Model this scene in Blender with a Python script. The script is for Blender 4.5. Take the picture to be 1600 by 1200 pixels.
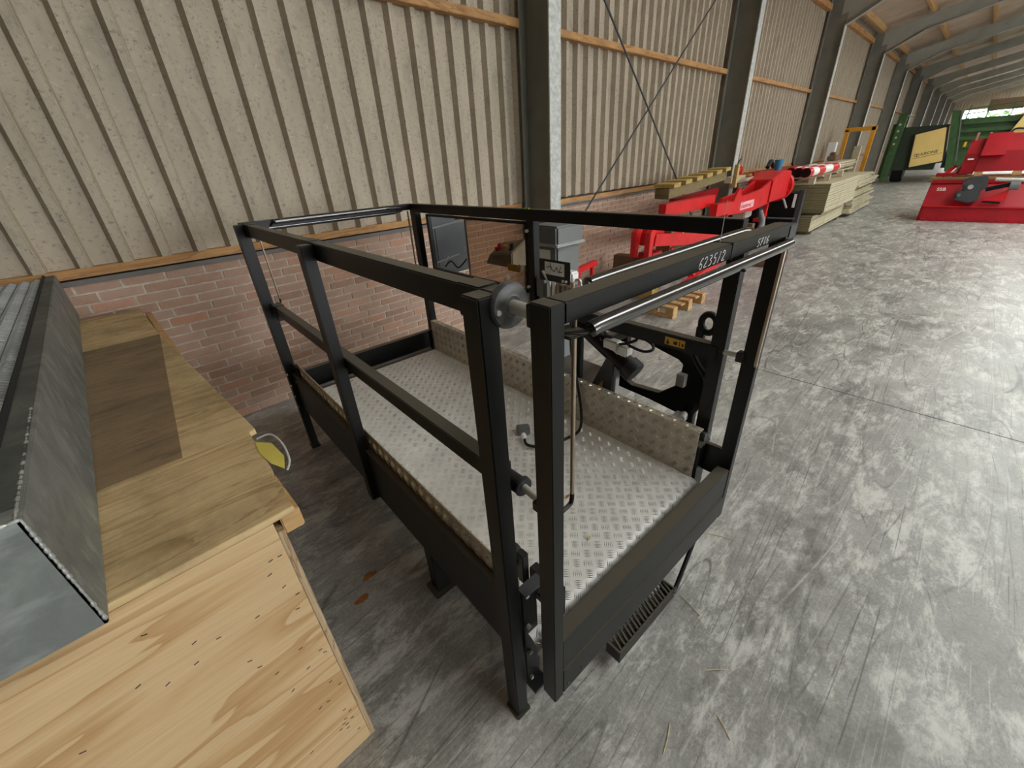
import bpy, bmesh, math, random
from mathutils import Vector, Matrix
random.seed(7)
S = bpy.context.scene
COL = S.collection
for o in list(bpy.data.objects): bpy.data.objects.remove(o)

# ------------------------------------------------------------ camera, light
cam = bpy.data.objects.new('camera', bpy.data.cameras.new('camera')); COL.objects.link(cam)
cam.data.sensor_width = 36.0; cam.data.sensor_fit = 'HORIZONTAL'
cam.data.lens = 637.47 / 1600 * 36.0
cam.data.clip_start = 0.02; cam.data.clip_end = 300
RW = ((0.7088660, -0.7030499, -0.0568311), (-0.3689329, -0.3008985, -0.8794024), (0.6011634, 0.6443453, -0.4726750))
right, down, fwd = (Vector(r) for r in RW)
cam.matrix_world = Matrix((
    (right.x, -down.x, -fwd.x, -0.44366), (right.y, -down.y, -fwd.y, -3.65503),
    (right.z, -down.z, -fwd.z, 1.70568), (0, 0, 0, 1)))
S.camera = cam
S.view_settings.view_transform = 'Standard'; S.view_settings.look = 'None'
S.view_settings.gamma = 1.0; S.view_settings.use_curve_mapping = False
S.view_settings.exposure = 0.35
S.cycles.use_denoising = True
S.cycles.max_bounces = 9; S.cycles.diffuse_bounces = 6; S.cycles.sample_clamp_indirect = 6.0
W = bpy.data.worlds.new('overcast_sky'); S.world = W; W.use_nodes = True
bg = W.node_tree.nodes['Background']; bg.inputs[0].default_value = (0.94, 0.98, 1.0, 1); bg.inputs[1].default_value = 8.0
def portal(loc, sx, sy, rot):
    l = bpy.data.lights.new('sky_portal', 'AREA'); l.shape = 'RECTANGLE'; l.size = sx; l.size_y = sy; l.cycles.is_portal = True
    o = bpy.data.objects.new('sky_portal', l); COL.objects.link(o); o.location = loc; o.rotation_euler = rot

# ------------------------------------------------------------ materials
MATS = {}
def nodes_of(name):
    m = bpy.data.materials.new(name); m.use_nodes = True; nt = m.node_tree
    return m, nt, nt.nodes['Principled BSDF']
def N(nt, kind, **kw):
    n = nt.nodes.new('ShaderNode' + kind)
    for k, v in kw.items():
        if k.startswith('i_'): n.inputs[int(k[2:]) if k[2:].isdigit() else k[2:].replace('_', ' ')].default_value = v
        else: setattr(n, k, v)
    return n
def coords(nt, scale=(1, 1, 1), rot=(0, 0, 0), gen='Object'):
    tc = N(nt, 'TexCoord'); mp = N(nt, 'Mapping')
    mp.inputs['Scale'].default_value = scale; mp.inputs['Rotation'].default_value = rot
    nt.links.new(tc.outputs[gen], mp.inputs['Vector']); return mp.outputs[0]
def noise(nt, vec, scale, detail=4, rough=.55, dist=0.0):
    n = N(nt, 'TexNoise'); n.inputs['Scale'].default_value = scale; n.inputs['Detail'].default_value = detail
    n.inputs['Roughness'].default_value = rough; n.inputs['Distortion'].default_value = dist
    nt.links.new(vec, n.inputs['Vector']); return n.outputs[0]
def ramp(nt, fac, stops):
    r = N(nt, 'ValToRGB'); el = r.color_ramp.elements
    while len(el) < len(stops): el.new(.5)
    for e, (p, c) in zip(el, stops):
        e.position = p; e.color = (*c, 1) if len(c) == 3 else c
    nt.links.new(fac, r.inputs[0]); return r.outputs[0]
def mixc(nt, fac, a, b, mode='MIX'):
    m = N(nt, 'Mix', data_type='RGBA', blend_type=mode)
    for k, v in ((0, fac), (6, a), (7, b)):
        if isinstance(v, (int, float)): m.inputs[k].default_value = v
        elif isinstance(v, tuple): m.inputs[k].default_value = (*v, 1)
        else: nt.links.new(v, m.inputs[k])
    return m.outputs[2]
def bump(nt, b, h, strength=.3, dist=.01):
    bn = N(nt, 'Bump'); bn.inputs['Strength'].default_value = strength; bn.inputs['Distance'].default_value = dist
    nt.links.new(h, bn.inputs['Height']); nt.links.new(bn.outputs[0], b.inputs['Normal'])
def mat(name, c, rough=.6, metal=0.0, var=.18, scale=6, bmp=0.0, spec=.5, stretch=(1, 1, 1), dust=0.0, dust_sheenc=(.3, .27, .21)):
    if name in MATS: return MATS[name]
    m, nt, b = nodes_of(name); v = coords(nt, stretch)
    f = noise(nt, v, scale, 5)
    lo = tuple(x * (1 - var) for x in c); hi = tuple(min(1, x * (1 + var)) for x in c)
    col = ramp(nt, f, [(.3, lo), (.7, hi)])
    if dust:  # upward faces tinted beige: dust, with reflected roof light painted in
        g = N(nt, 'NewGeometry'); sx = N(nt, 'SeparateXYZ'); nt.links.new(g.outputs['Normal'], sx.inputs[0])
        mr = N(nt, 'MapRange'); mr.inputs['From Min'].default_value = .8; mr.inputs['From Max'].default_value = 1.0
        mr.inputs['To Max'].default_value = dust; nt.links.new(sx.outputs['Z'], mr.inputs[0])
        col = mixc(nt, mr.outputs[0], col, dust_sheenc)
    nt.links.new(col, b.inputs['Base Color'])
    b.inputs['Roughness'].default_value = rough; b.inputs['Metallic'].default_value = metal
    b.inputs['Specular IOR Level'].default_value = spec
    if bmp: bump(nt, b, noise(nt, v, scale * 6, 3), bmp, .005)
    MATS[name] = m; return m
def floor_mat():
    m, nt, b = nodes_of('worn_concrete')
    v = coords(nt)
    big = noise(nt, v, .9, 6, .62); mid = noise(nt, v, 5, 12, .8, .3); fine = noise(nt, v, 85, 6, .8)
    col = ramp(nt, mid, [(.37, (.13, .128, .118)), (.5, (.30, .296, .275)), (.62, (.50, .494, .46))])
    col = mixc(nt, .55, col, ramp(nt, big, [(.34, (.12, .118, .108)), (.66, (.52, .513, .48))]))
    col = mixc(nt, .34, col, ramp(nt, fine, [(.35, (.10, .10, .10)), (.65, (.5, .5, .48))]))
    smear = noise(nt, coords(nt, (1, 2.4, 1), (0, 0, .7)), 2.6, 14, .82, .25)
    col = mixc(nt, ramp(nt, smear, [(.49, (0, 0, 0)), (.58, (.8, .8, .8))]), col, (.62, .615, .58))
    dk = noise(nt, coords(nt, (1, 1.6, 1), (0, 0, -.4)), 1.3, 12, .78, .2)
    col = mixc(nt, ramp(nt, dk, [(.38, (.65, .65, .65)), (.48, (0, 0, 0))]), col, (.11, .11, .10))
    for k, (rot, sc, c, wd, amt) in enumerate([(.5, (.16, 2.2, 1), (.07, .07, .065), .0026, .8), (1.9, (.18, 2.6, 1), (.06, .06, .058), .0022, .8), (-.7, (.22, 2.8, 1), (.07, .07, .068), .0024, .7),
                                               (1.2, (.2, 1.8, 1), (.65, .65, .62), .0028, .5), (2.7, (.3, 2.4, 1), (.08, .08, .075), .0020, .7), (.1, (.25, 3.0, 1), (.62, .62, .60), .0026, .45)]):
        s = noise(nt, coords(nt, sc, (0, 0, rot)), 1.15, .3, .4, .0)
        msk = noise(nt, coords(nt, (1, 1, 1), (0, 0, k)), 1.5 + .5 * k, 5, .65)
        lines = None
        for cpos in (.36, .43, .50, .56, .63):
            a = ramp(nt, s, [(cpos - wd, (0, 0, 0)), (cpos, (amt, amt, amt)), (cpos + wd, (0, 0, 0))])
            lines = a if lines is None else mixc(nt, 1.0, lines, a, 'ADD')
        f = N(nt, 'Math', operation='MULTIPLY'); nt.links.new(lines, f.inputs[0]); nt.links.new(ramp(nt, msk, [(.46, (0, 0, 0)), (.56, (1, 1, 1))]), f.inputs[1])
        col = mixc(nt, f.outputs[0], col, c)
    vo = N(nt, 'TexVoronoi', feature='DISTANCE_TO_EDGE'); vo.inputs['Scale'].default_value = 2.1
    wv = N(nt, 'VectorMath', operation='ADD'); nt.links.new(v, wv.inputs[0])
    nz = N(nt, 'TexNoise'); nz.inputs['Scale'].default_value = 3; nt.links.new(v, nz.inputs['Vector']); nt.links.new(nz.outputs[1], wv.inputs[1])
    nt.links.new(wv.outputs[0], vo.inputs['Vector'])
    cr = ramp(nt, vo.outputs[0], [(.0, (1, 1, 1)), (.006, (0, 0, 0))])
    cm = N(nt, 'Math', operation='MULTIPLY'); nt.links.new(cr, cm.inputs[0]); nt.links.new(ramp(nt, big, [(.45, (0, 0, 0)), (.6, (.5, .5, .5))]), cm.inputs[1])
    col = mixc(nt, cm.outputs[0], col, (.10, .10, .095))
    nt.links.new(col, b.inputs['Base Color'])
    nt.links.new(ramp(nt, mid, [(.3, (.27, .27, .27)), (.7, (.50, .50, .50))]), b.inputs['Roughness'])
    b.inputs['Specular IOR Level'].default_value = .45
    bump(nt, b, mid, .12, .004); return m
def wood_mat(name, a, bcol, cdark, axis=0, scale=1.0, contrast=1.0, dirt=0.0):
    if name in MATS: return MATS[name]
    m, nt, b = nodes_of(name)
    st = [9.0, 9.0, 9.0]; st[axis] = .9
    v = coords(nt, tuple(x * scale for x in st))
    n1 = noise(nt, v, 1.0, 4, .5, 1.1)
    w = N(nt, 'Math', operation='MULTIPLY'); nt.links.new(n1, w.inputs[0]); w.inputs[1].default_value = 7.0 * contrast
    fr = N(nt, 'Math', operation='FRACT'); nt.links.new(w.outputs[0], fr.inputs[0])
    col = ramp(nt, fr.outputs[0], [(0, a), (.55, a), (.8, bcol), (.97, cdark), (1, a)])
    st2 = [140.0, 140.0, 140.0]; st2[axis] = 5
    fine = noise(nt, coords(nt, tuple(st2)), 1, 3, .6)
    col = mixc(nt, .35, col, ramp(nt, fine, [(.3, cdark), (.7, a)]))
    if dirt:
        d = noise(nt, coords(nt), 3.2, 8, .7)
        sp = ramp(nt, d, [(.45, (0, 0, 0)), (.68, (dirt, dirt, dirt))])
        col = mixc(nt, sp, col, tuple(x * .38 for x in cdark))
    nt.links.new(col, b.inputs['Base Color']); b.inputs['Roughness'].default_value = .7
    bump(nt, b, fine, .12, .002); MATS[name] = m; return m
def brick_mat():
    m, nt, b = nodes_of('dusty_brick')
    oi = N(nt, 'ObjectInfo'); g = N(nt, 'NewGeometry')
    v = coords(nt)
    col = ramp(nt, oi.outputs['Random'], [(0, (.33, .185, .13)), (.35, (.42, .26, .185)), (.65, (.39, .255, .195)), (.85, (.46, .30, .225)), (1, (.48, .235, .15))])
    gn = N(nt, 'TexCoord')
    dst = noise(nt, v, 9, 6, .65)
    col = mixc(nt, ramp(nt, dst, [(.38, (0, 0, 0)), (.75, (.55, .55, .55))]), col, (.52, .41, .32))
    nt.links.new(col, b.inputs['Base Color']); b.inputs['Roughness'].default_value = .9
    bump(nt, b, noise(nt, v, 70, 3), .35, .003); return m
def cladding_mat(name='dusty_cladding', base=(.46, .392, .298)):
    m, nt, b = nodes_of(name); v = coords(nt)
    n1 = noise(nt, coords(nt, (1, 1, .25)), 3, 6, .65)
    col = ramp(nt, n1, [(.3, tuple(x * .80 for x in base)), (.7, tuple(x * 1.12 for x in base))])
    sp = noise(nt, v, 48, 4, .75)
    col = mixc(nt, ramp(nt, sp, [(.33, (.8, .8, .8)), (.44, (0, 0, 0))]), col, tuple(x * .36 for x in base))
    gr_ = noise(nt, coords(nt, (1, 1, .5)), 7, 7, .7, .5)
    col = mixc(nt, ramp(nt, gr_, [(.52, (0, 0, 0)), (.72, (.6, .6, .6))]), col, tuple(x * .55 for x in base))
    sp2 = noise(nt, v, 30, 3, .6)
    col = mixc(nt, ramp(nt, sp2, [(.62, (0, 0, 0)), (.78, (.5, .5, .5))]), col, tuple(min(1, x * 1.5) for x in base))
    nt.links.new(col, b.inputs['Base Color']); b.inputs['Roughness'].default_value = .62; b.inputs['Metallic'].default_value = .0
    return m
def galv_mat(name, c, metal=.55, rough=.42):
    if name in MATS: return MATS[name]
    m, nt, b = nodes_of(name); v = coords(nt)
    n1 = noise(nt, v, 5, 7, .7, .8); n2 = noise(nt, coords(nt, (1, 6, 3), (0, .5, .3)), 4, 5, .6)
    col = ramp(nt, n1, [(.3, tuple(x * .68 for x in c)), (.55, c), (.75, tuple(min(1, x * 1.35) for x in c))])
    col = mixc(nt, ramp(nt, n2, [(.55, (0, 0, 0)), (.66, (.55, .55, .55))]), col, tuple(min(1, x * 1.7) for x in c))
    nt.links.new(col, b.inputs['Base Color']); b.inputs['Metallic'].default_value = metal
    nt.links.new(ramp(nt, n1, [(.3, (rough + .14,) * 3), (.7, (rough - .08,) * 3)]), b.inputs['Roughness'])
    MATS[name] = m; return m
def clear_mat():
    m, nt, b = nodes_of('reflection_tinted_plastic')
    b.inputs['Base Color'].default_value = (.40, .32, .25, 1); b.inputs['Roughness'].default_value = .03  # brown tint stands in for the floor reflected in the cover
    b.inputs['Transmission Weight'].default_value = 1.0; b.inputs['IOR'].default_value = 1.25; return m
def roofl_mat():
    m = bpy.data.materials.new('clear_rooflight'); m.use_nodes = True; nt = m.node_tree
    nt.nodes.remove(nt.nodes['Principled BSDF'])
    t = N(nt, 'BsdfTransparent'); t.inputs[0].default_value = (.9, .9, .87, 1)
    nt.links.new(t.outputs[0], nt.nodes['Material Output'].inputs[0]); return m

BLACK = mat('satin_black_paint', (.0065, .0063, .006), .38, 0, .25, 14, spec=.28, dust=.42, dust_sheenc=(.20, .175, .135))
BLACKP = mat('black_plastic', (.012, .012, .013), .5, 0, .2, 14)
RUBBER = mat('black_rubber', (.010, .010, .010), .75, 0, .2, 20)
CHROME = mat('dark_chrome_tube', (.15, .15, .155), .20, 1.0, .12, 4)
STEEL = mat('bright_zinc', (.60, .59, .55), .36, .45, .15, 20)
RODM = mat('worn_steel_rod', (.46, .37, .28), .3, .9, .2, 9)
GREYP = mat('dark_grey_sheet', (.055, .058, .062), .5, .1, .12, 8)
MIDG = mat('mid_grey_plastic', (.15, .155, .157), .5, 0, .08, 8)
GREYR = mat('grey_rubber_tube', (.13, .115, .105), .5, 0, .15, 10)
ALU = mat('aluminium_tread_plate', (.80, .79, .765), .5, .2, .10, 9)
ALUB = mat('burnished_tread_bar', (.72, .72, .70), .30, .65, .1, 9)
ALUKB = mat('burnished_kick_bar', (.72, .67, .57), .25, .9, .1, 9)
ALUK = mat('aluminium_kick_plate', (.50, .455, .375), .45, .35, .14, 9)
GALV = galv_mat('galvanised_steel', (.22, .235, .225), .3, .5)
GALVD = galv_mat('galvanised_grating', (.48, .51, .53), .4, .45)
COLM = mat('grey_column_steel', (.20, .198, .17), .6, .05, .16, 3); RAFM = mat('grey_rafter_steel', (.36, .36, .32), .6, .05, .15, 2)
ZINCLIT = mat('lit_zinc_flange', (.52, .54, .52), .5, .2, .25, 30)  # room-side flange paler than its web: light painted into the colour
BRICK = brick_mat()
MORTAR = mat('grey_mortar', (.56, .49, .41), .95, 0, .2, 30, bmp=.4)
CLAD = cladding_mat()
ROOFM = mat('fibre_cement_roof', (.52, .40, .31), .85, 0, .15, 2)
TIMBER = wood_mat('orange_timber', (.56, .31, .12), (.47, .24, .085), (.28, .13, .05), 0, 1.0, .6, .35)
PLY = wood_mat('plywood_face', (.64, .46, .255), (.53, .335, .155), (.42, .235, .09), 0, .36, 1.0)
PLYT = wood_mat('dirty_plywood_top', (.70, .52, .28), (.61, .43, .215), (.38, .25, .11), 0, 1.3, .6, .6)
PLYD = wood_mat('weathered_board', (.30, .205, .115), (.25, .17, .095), (.16, .105, .06), 0, 1.2, .9, .45)
PLYE = wood_mat('plywood_edge', (.50, .37, .22), (.36, .23, .12), (.20, .12, .06), 2, 1.6, 1.5)
PALW = wood_mat('pallet_wood', (.60, .38, .17), (.52, .31, .13), (.33, .18, .07), 0, 1, .6)
LUMP = wood_mat('pale_sawn_timber', (.56, .51, .36), (.50, .44, .30), (.36, .31, .20), 0, 1, .6)
LUMO = wood_mat('olive_timber_ends', (.22, .175, .075), (.19, .15, .065), (.13, .10, .04), 1, 1, .6)
LUMY = wood_mat('yellow_beam', (.52, .38, .12), (.45, .31, .09), (.28, .18, .05), 0, 1, .6)
BRWN = wood_mat('brown_beam', (.20, .115, .065), (.17, .095, .05), (.10, .055, .03), 0, 1, .6)
RED = mat('red_paint', (.62, .012, .016), .38, 0, .15, 5)
REDD = mat('deep_red_paint', (.36, .004, .012), .4, 0, .15, 3)
GREEN = mat('green_paint', (.042, .105, .03), .5, 0, .25, 4)
YEL = mat('yellow_panel_paint', (.86, .62, .22), .45, 0, .05, 2)
AMBER = mat('amber_frame_paint', (.66, .30, .02), .5, 0, .15, 5)
STICK = mat('amber_sticker', (.72, .40, .02), .5, 0, .12, 30)
WHITE = mat('white_paper', (.82, .82, .80), .6, 0, .05, 20)
INK = mat('black_ink', (.02, .02, .02), .6, 0, .1, 20)
CHALK = mat('white_marker', (.85, .85, .84), .7, 0, .05, 20)
LIME = mat('lime_tape', (.45, .72, .05), .5, 0, .1, 20)
BLUE = mat('blue_plastic', (.03, .20, .36), .45, 0, .1, 10)
RUSTC = mat('rust_brown', (.30, .12, .03), .8, 0, .3, 30)
STRAW = mat('dry_straw', (.55, .45, .24), .8, 0, .2, 30)
CLEAR = clear_mat(); ROOFL = roofl_mat(); FLOOR = floor_mat()

# ------------------------------------------------------------ mesh helpers
class G:
    def __init__(s): s.v = []; s.f = []
    def add(s, vs, fs):
        k = len(s.v); s.v += [tuple(p) for p in vs]; s.f += [tuple(i + k for i in f) for f in fs]; return s
    def hexa(s, p): return s.add(p, [(0, 3, 2, 1), (4, 5, 6, 7), (0, 1, 5, 4), (1, 2, 6, 5), (2, 3, 7, 6), (3, 0, 4, 7)])
    def box(s, x0, x1, y0, y1, z0, z1):
        return s.hexa([(x0, y0, z0), (x1, y0, z0), (x1, y1, z0), (x0, y1, z0), (x0, y0, z1), (x1, y0, z1), (x1, y1, z1), (x0, y1, z1)])
    def bar(s, p, q, w, h, up=(0, 0, 1)):
        p, q = Vector(p), Vector(q); d = (q - p).normalized(); u = Vector(up)
        sd = d.cross(u)
        if sd.length < 1e-4: sd = d.cross(Vector((1, 0, 0)))
        sd.normalize(); u = sd.cross(d).normalized(); a, b = sd * w / 2, u * h / 2
        return s.hexa([p - a - b, p + a - b, q + a - b, q - a - b, p - a + b, p + a + b, q + a + b, q - a + b])
    def tube(s, pts, r, n=10, caps=True):
        pts = [Vector(p) for p in pts]; rs = r if isinstance(r, (list, tuple)) else [r] * len(pts)
        d0 = (pts[1] - pts[0]).normalized(); u = d0.orthogonal().normalized(); vs = []
        for i, p in enumerate(pts):
            d = (pts[min(i + 1, len(pts) - 1)] - pts[max(i - 1, 0)]).normalized()
            u = (u - d * u.dot(d)).normalized(); w = d.cross(u)
            vs += [p + (u * math.cos(t * 2 * math.pi / n) + w * math.sin(t * 2 * math.pi / n)) * rs[i] for t in range(n)]
        fs = [(i * n + t, i * n + (t + 1) % n, (i + 1) * n + (t + 1) % n, (i + 1) * n + t) for i in range(len(pts) - 1) for t in range(n)]
        if caps: fs += [tuple(range(n - 1, -1, -1)), tuple((len(pts) - 1) * n + t for t in range(n))]
        return s.add(vs, fs)
    def cyl(s, p, q, r, n=16): return s.tube([p, q], r, n)
    def prism(s, poly, axis, a, b):
        def P(t, u, w): return ((w, t, u), (t, w, u), (t, u, w))[axis]
        n = len(poly); vs = [P(t, u, a) for t, u in poly] + [P(t, u, b) for t, u in poly]
        return s.add(vs, [tuple(range(n - 1, -1, -1)), tuple(range(n, 2 * n))] + [(i, (i + 1) % n, n + (i + 1) % n, n + i) for i in range(n)])
    def frame(s, outer, inner, axis, a, b):   # plate with a hole, equal vertex counts
        def P(t, u, w): return ((w, t, u), (t, w, u), (t, u, w))[axis]
        n = len(outer); vs = [P(*p, w) for w in (a, b) for ring in (outer, inner) for p in ring]; fs = []
        for i in range(n):
            j = (i + 1) % n
            fs += [(i, j, n + j, n + i), (2 * n + i, 3 * n + i, 3 * n + j, 2 * n + j), (i, 2 * n + i, 2 * n + j, j), (n + i, n + j, 3 * n + j, 3 * n + i)]
        return s.add(vs, fs)
    def mesh(s, name, m, bevel=0.0, smooth=False):
        me = bpy.data.meshes.new(name); me.from_pydata(s.v, [], s.f)
        bm = bmesh.new(); bm.from_mesh(me); bmesh.ops.recalc_face_normals(bm, faces=bm.faces)
        if bevel:
            ed = [e for e in bm.edges if len(e.link_faces) == 2 and e.calc_face_angle(0) > .6]
            bmesh.ops.bevel(bm, geom=ed, offset=bevel, segments=2, affect='EDGES', clamp_overlap=True)
        bm.to_mesh(me); bm.free()
        if smooth:
            for p in me.polygons: p.use_smooth = True
            me.set_sharp_from_angle(angle=.7)
        me.materials.append(m); return me
    def build(s, name, m, parent=None, bevel=0.0, smooth=False, kind=None):
        return link(name, s.mesh(name, m, bevel, smooth), parent, kind)
def link(name, me, parent=None, kind=None):
    o = bpy.data.objects.new(name, me); COL.objects.link(o)
    if parent: o.parent = parent
    if kind: o['kind'] = kind
    return o
def tag(o, label, cat=None, group=None, kind=None):
    o['label'] = label
    if cat: o['category'] = cat
    if group: o['group'] = group
    if kind: o['kind'] = kind
    return o
def thing(name, label, cat, loc=(0, 0, 0), rz=0, group=None):
    o = bpy.data.objects.new(name, None); COL.objects.link(o); o.location = loc; o.rotation_euler = (0, 0, rz)
    o.empty_display_size = .1; return tag(o, label, cat, group)
def arc(cx, cy, r, a0, a1, n): return [(cx + r * math.cos(a0 + (a1 - a0) * i / n), cy + r * math.sin(a0 + (a1 - a0) * i / n)) for i in range(n + 1)]
def smooth_path(pts, k=6):
    pts = [Vector(p) for p in pts]; P = [pts[0]] + pts + [pts[-1]]; out = []
    for i in range(1, len(P) - 2):
        for j in range(k):
            t = j / k; a, b, c, d = P[i - 1], P[i], P[i + 1], P[i + 2]
            out.append(.5 * ((2 * b) + (c - a) * t + (2 * a - 5 * b + 4 * c - d) * t * t + (3 * b - a - 3 * c + d) * t ** 3))
    return out + [pts[-1]]
def text_mesh(name, body, size, m, mat_world, parent=None, shear=0.0, extrude=.0005, sx=1.0):
    cu = bpy.data.curves.new(name, 'FONT'); cu.body = body; cu.size = size; cu.shear = shear; cu.extrude = extrude
    t = bpy.data.objects.new('tmp', cu); COL.objects.link(t)
    bpy.context.view_layer.update()
    me = bpy.data.meshes.new_from_object(t.evaluated_get(bpy.context.evaluated_depsgraph_get()))
    bpy.data.objects.remove(t); me.transform(Matrix.Scale(sx, 4, (1, 0, 0))); me.transform(mat_world); me.name = name
    me.materials.clear(); me.materials.append(m)
    return link(name, me, parent)
def basis(o, x, y):
    x = Vector(x).normalized(); y = Vector(y).normalized(); z = x.cross(y)
    return Matrix(((x.x, y.x, z.x, o[0]), (x.y, y.y, z.y, o[1]), (x.z, y.z, z.z, o[2]), (0, 0, 0, 1)))

ORD = 'first second third fourth fifth sixth seventh eighth ninth tenth eleventh twelfth thirteenth fourteenth fifteenth sixteenth seventeenth eighteenth nineteenth twentieth'.split()
# ------------------------------------------------------------ setting: floor, wall, roof
fl = G().box(-14, 75, -34, .3, -.2, 0).build('floor', FLOOR, kind='structure')
tag(fl, 'scratched grey concrete floor of the long storage hall')
G().add([(3.31, -2.5, .0006), (3.318, -2.5, .0006), (2.97, -9, .0006), (2.962, -9, .0006)], [(0, 3, 2, 1)]).build('floor_joint', INK, fl)

XC = [-7.1, -1.9, 3.395, 8.60, 14.07, 19.82, 25.62, 31.3, 37.5, 43.2, 48.9, 54.6, 60.3]
wall = G().box(-9, 62, .007, .25, 0, 1.235).build('wall_left', MORTAR, kind='structure')
tag(wall, 'long hall wall of brick below and beige ribbed sheeting above')
BH, BL, CO, PI_ = .0525, .216, .0640, .229
def brick(x0, x1, z0):
    j = random.uniform(-.0012, .0012)
    return G().box(x0, x1, j, .05, z0, z0 + BH)
me_full = [G().box(-BL / 2, BL / 2, -.0015 + k * .0012, .04, 0, BH).mesh('brick', BRICK, .0025) for k in range(3)]
nb = 0; rest = G()
for r in range(19):
    z = .004 + r * CO
    x = -.86 + (.115 if r % 2 else 0) + random.uniform(-.012, .012) + (.03 * math.sin(r * 2.1))
    while x < 3.2:
        vis = -.55 + (-.02 * r) < x + .2 and nb < 300 and x > -.68 + max(0, (.55 - z)) * .9
        if vis:
            o = link('brick', random.choice(me_full), wall); o.location = (x + BL / 2, 0, z + random.uniform(-.0015, .0015)); nb += 1
        else: rest.box(x, x + BL, -.001, .04, z, z + BH)
        x += PI_
    for xs, xe in ((3.5, 14.0), (14.2, 37)):
        x = xs + (.115 if r % 2 else 0)
        while x < xe: rest.box(x, x + BL, random.uniform(-.001, .001), .04, z, z + BH); x += PI_
rest.build('brickwork', BRICK, wall, kind='stuff')
for k in range(len(XC) - 1):
    a, b = XC[k] + .09, XC[k + 1] - .09
    dz = -.022 if k == 2 else 0
    G().box(a, b, -.006, .12, 1.205 + dz, 1.236 + dz).build('sill_strip', GREYR, wall)
    G().box(a, b, -.012, .10, 1.247 + dz, 1.300 + dz).build('base_timber', TIMBER, wall, .004)
    G().box(a, b, -.075, .008, 2.885, 2.955).build('girt', TIMBER, wall, .004)
    G().box(a, b, -.10, .008, 4.48, 4.60).build('eave_timber', TIMBER, wall, .004)
# ribbed sheets, about one metre wide each
def sheet_mesh(L, z0, z1, n):
    g = G(); prof = []; p = L / n
    for i in range(n):
        x = i * p
        prof += [(x, .022), (x + .021, -.036), (x + .064, -.036), (x + .067, -.028), (x + .072, -.028), (x + .084, .022)]
    prof.append((L, .018)); k = len(prof)
    vs = [(x, y + .03, z) for z in (z0, z1) for x, y in prof]
    g.add(vs, [(i, i + 1, k + i + 1, k + i) for i in range(k - 1)]); return g.mesh('cladding_sheet', CLAD)
PT = .2035; sm = sheet_mesh(PT * 5, 1.30, 4.9, 5)
x = -.37 - PT * 15
while x < 61:
    o = link('cladding_sheet', sm, wall); o.location = (x, 0, 0); x += PT * 5
G().box(-9, 62, .075, .12, 1.236, 4.9).build('sheet_backing', GREYP, wall)
# cross bracing in the second bay
G().cyl((3.42, -.28, 4.06), (7.9, -.28, .28), .011, 8).build('brace_rod', GREYP, wall)
G().cyl((8.5, -.25, 4.68), (3.5, -.25, .52), .011, 8).build('brace_rod', GREYP, wall)

# portal frames
def ibeam(g, sec, y0, y1, x, fw, tf, tw):   # sec: z range; vertical I section with flanges facing the room and the wall
    z0, z1 = sec
    g.box(x - fw / 2, x + fw / 2, y0, y0 + tf, z0, z1); g.box(x - fw / 2, x + fw / 2, y1 - tf, y1, z0, z1)
    g.box(x - tw / 2, x + tw / 2, y0, y1, z0, z1)
SL = .216
for k, x in enumerate(XC):
    where = {0: 'out of sight behind the photographer', 1: 'left of the plywood crate', 2: 'right behind the black platform railing', 3: 'second along the wall from the platform, by the red arm',
             4: 'third along the wall, behind the timber stack', 5: 'fourth along the wall, behind the amber frame', 6: 'fifth along the wall, before the green machine'}.get(k, f'number {k - 1} along the wall towards the far gable')
    pf = thing('portal_frame', f'grey steel portal frame {where}', 'steel frame', (x, 0, 0)); pf['kind'] = 'structure'
    c = G(); c.box(-.0045, .0045, -.44, -.06, 0, 4.70); c.box(-.086, .086, -.065, -.05, 0, 4.70); c.build('column_web', COLM, pf)
    G().box(-.086, .086, -.45, -.435, 0, 4.16).build('column_flange', ZINCLIT, pf)
    G().box(-.13, .13, -.5, -.02, 0, .02).build('base_plate', COLM, pf)
    h = G(); h.prism([(-.45, 4.15), (-1.30, 4.586), (-1.30, 4.62), (-.45, 4.44)], 0, -.0052, .0052)
    h.hexa([(-.08, -.45, 4.15), (.08, -.45, 4.15), (.08, -1.32, 4.595), (-.08, -1.32, 4.595), (-.08, -.45, 4.165), (.08, -.45, 4.165), (.08, -1.32, 4.61), (-.08, -1.32, 4.61)])
    h.build('haunch', RAFM, pf)
    r = G(); z = lambda y, o=0: 4.586 + SL * (-1.30 - y) + o
    ys, ye = -.3, -10
    r.hexa([(-.006, ys, z(ys)), (.006, ys, z(ys)), (.006, ye, z(ye)), (-.006, ye, z(ye)), (-.006, ys, z(ys, .36)), (.006, ys, z(ys, .36)), (.006, ye, z(ye, .36)), (-.006, ye, z(ye, .36))])
    for o_ in (0, .35):
        a_ = ys if o_ else -1.28
        r.hexa([(-.085, a_, z(a_, o_)), (.085, a_, z(a_, o_)), (.085, ye, z(ye, o_)), (-.085, ye, z(ye, o_)), (-.085, a_, z(a_, o_ + .014)), (.085, a_, z(a_, o_ + .014)), (.085, ye, z(ye, o_ + .014)), (-.085, ye, z(ye, o_ + .014))])
    r.build('rafter', RAFM, pf)
    G().bar((.1, -1.15, 4.62), (.55, -1.15, 4.95), .05, .05).build('purlin_stay', RAFM, pf)
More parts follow.
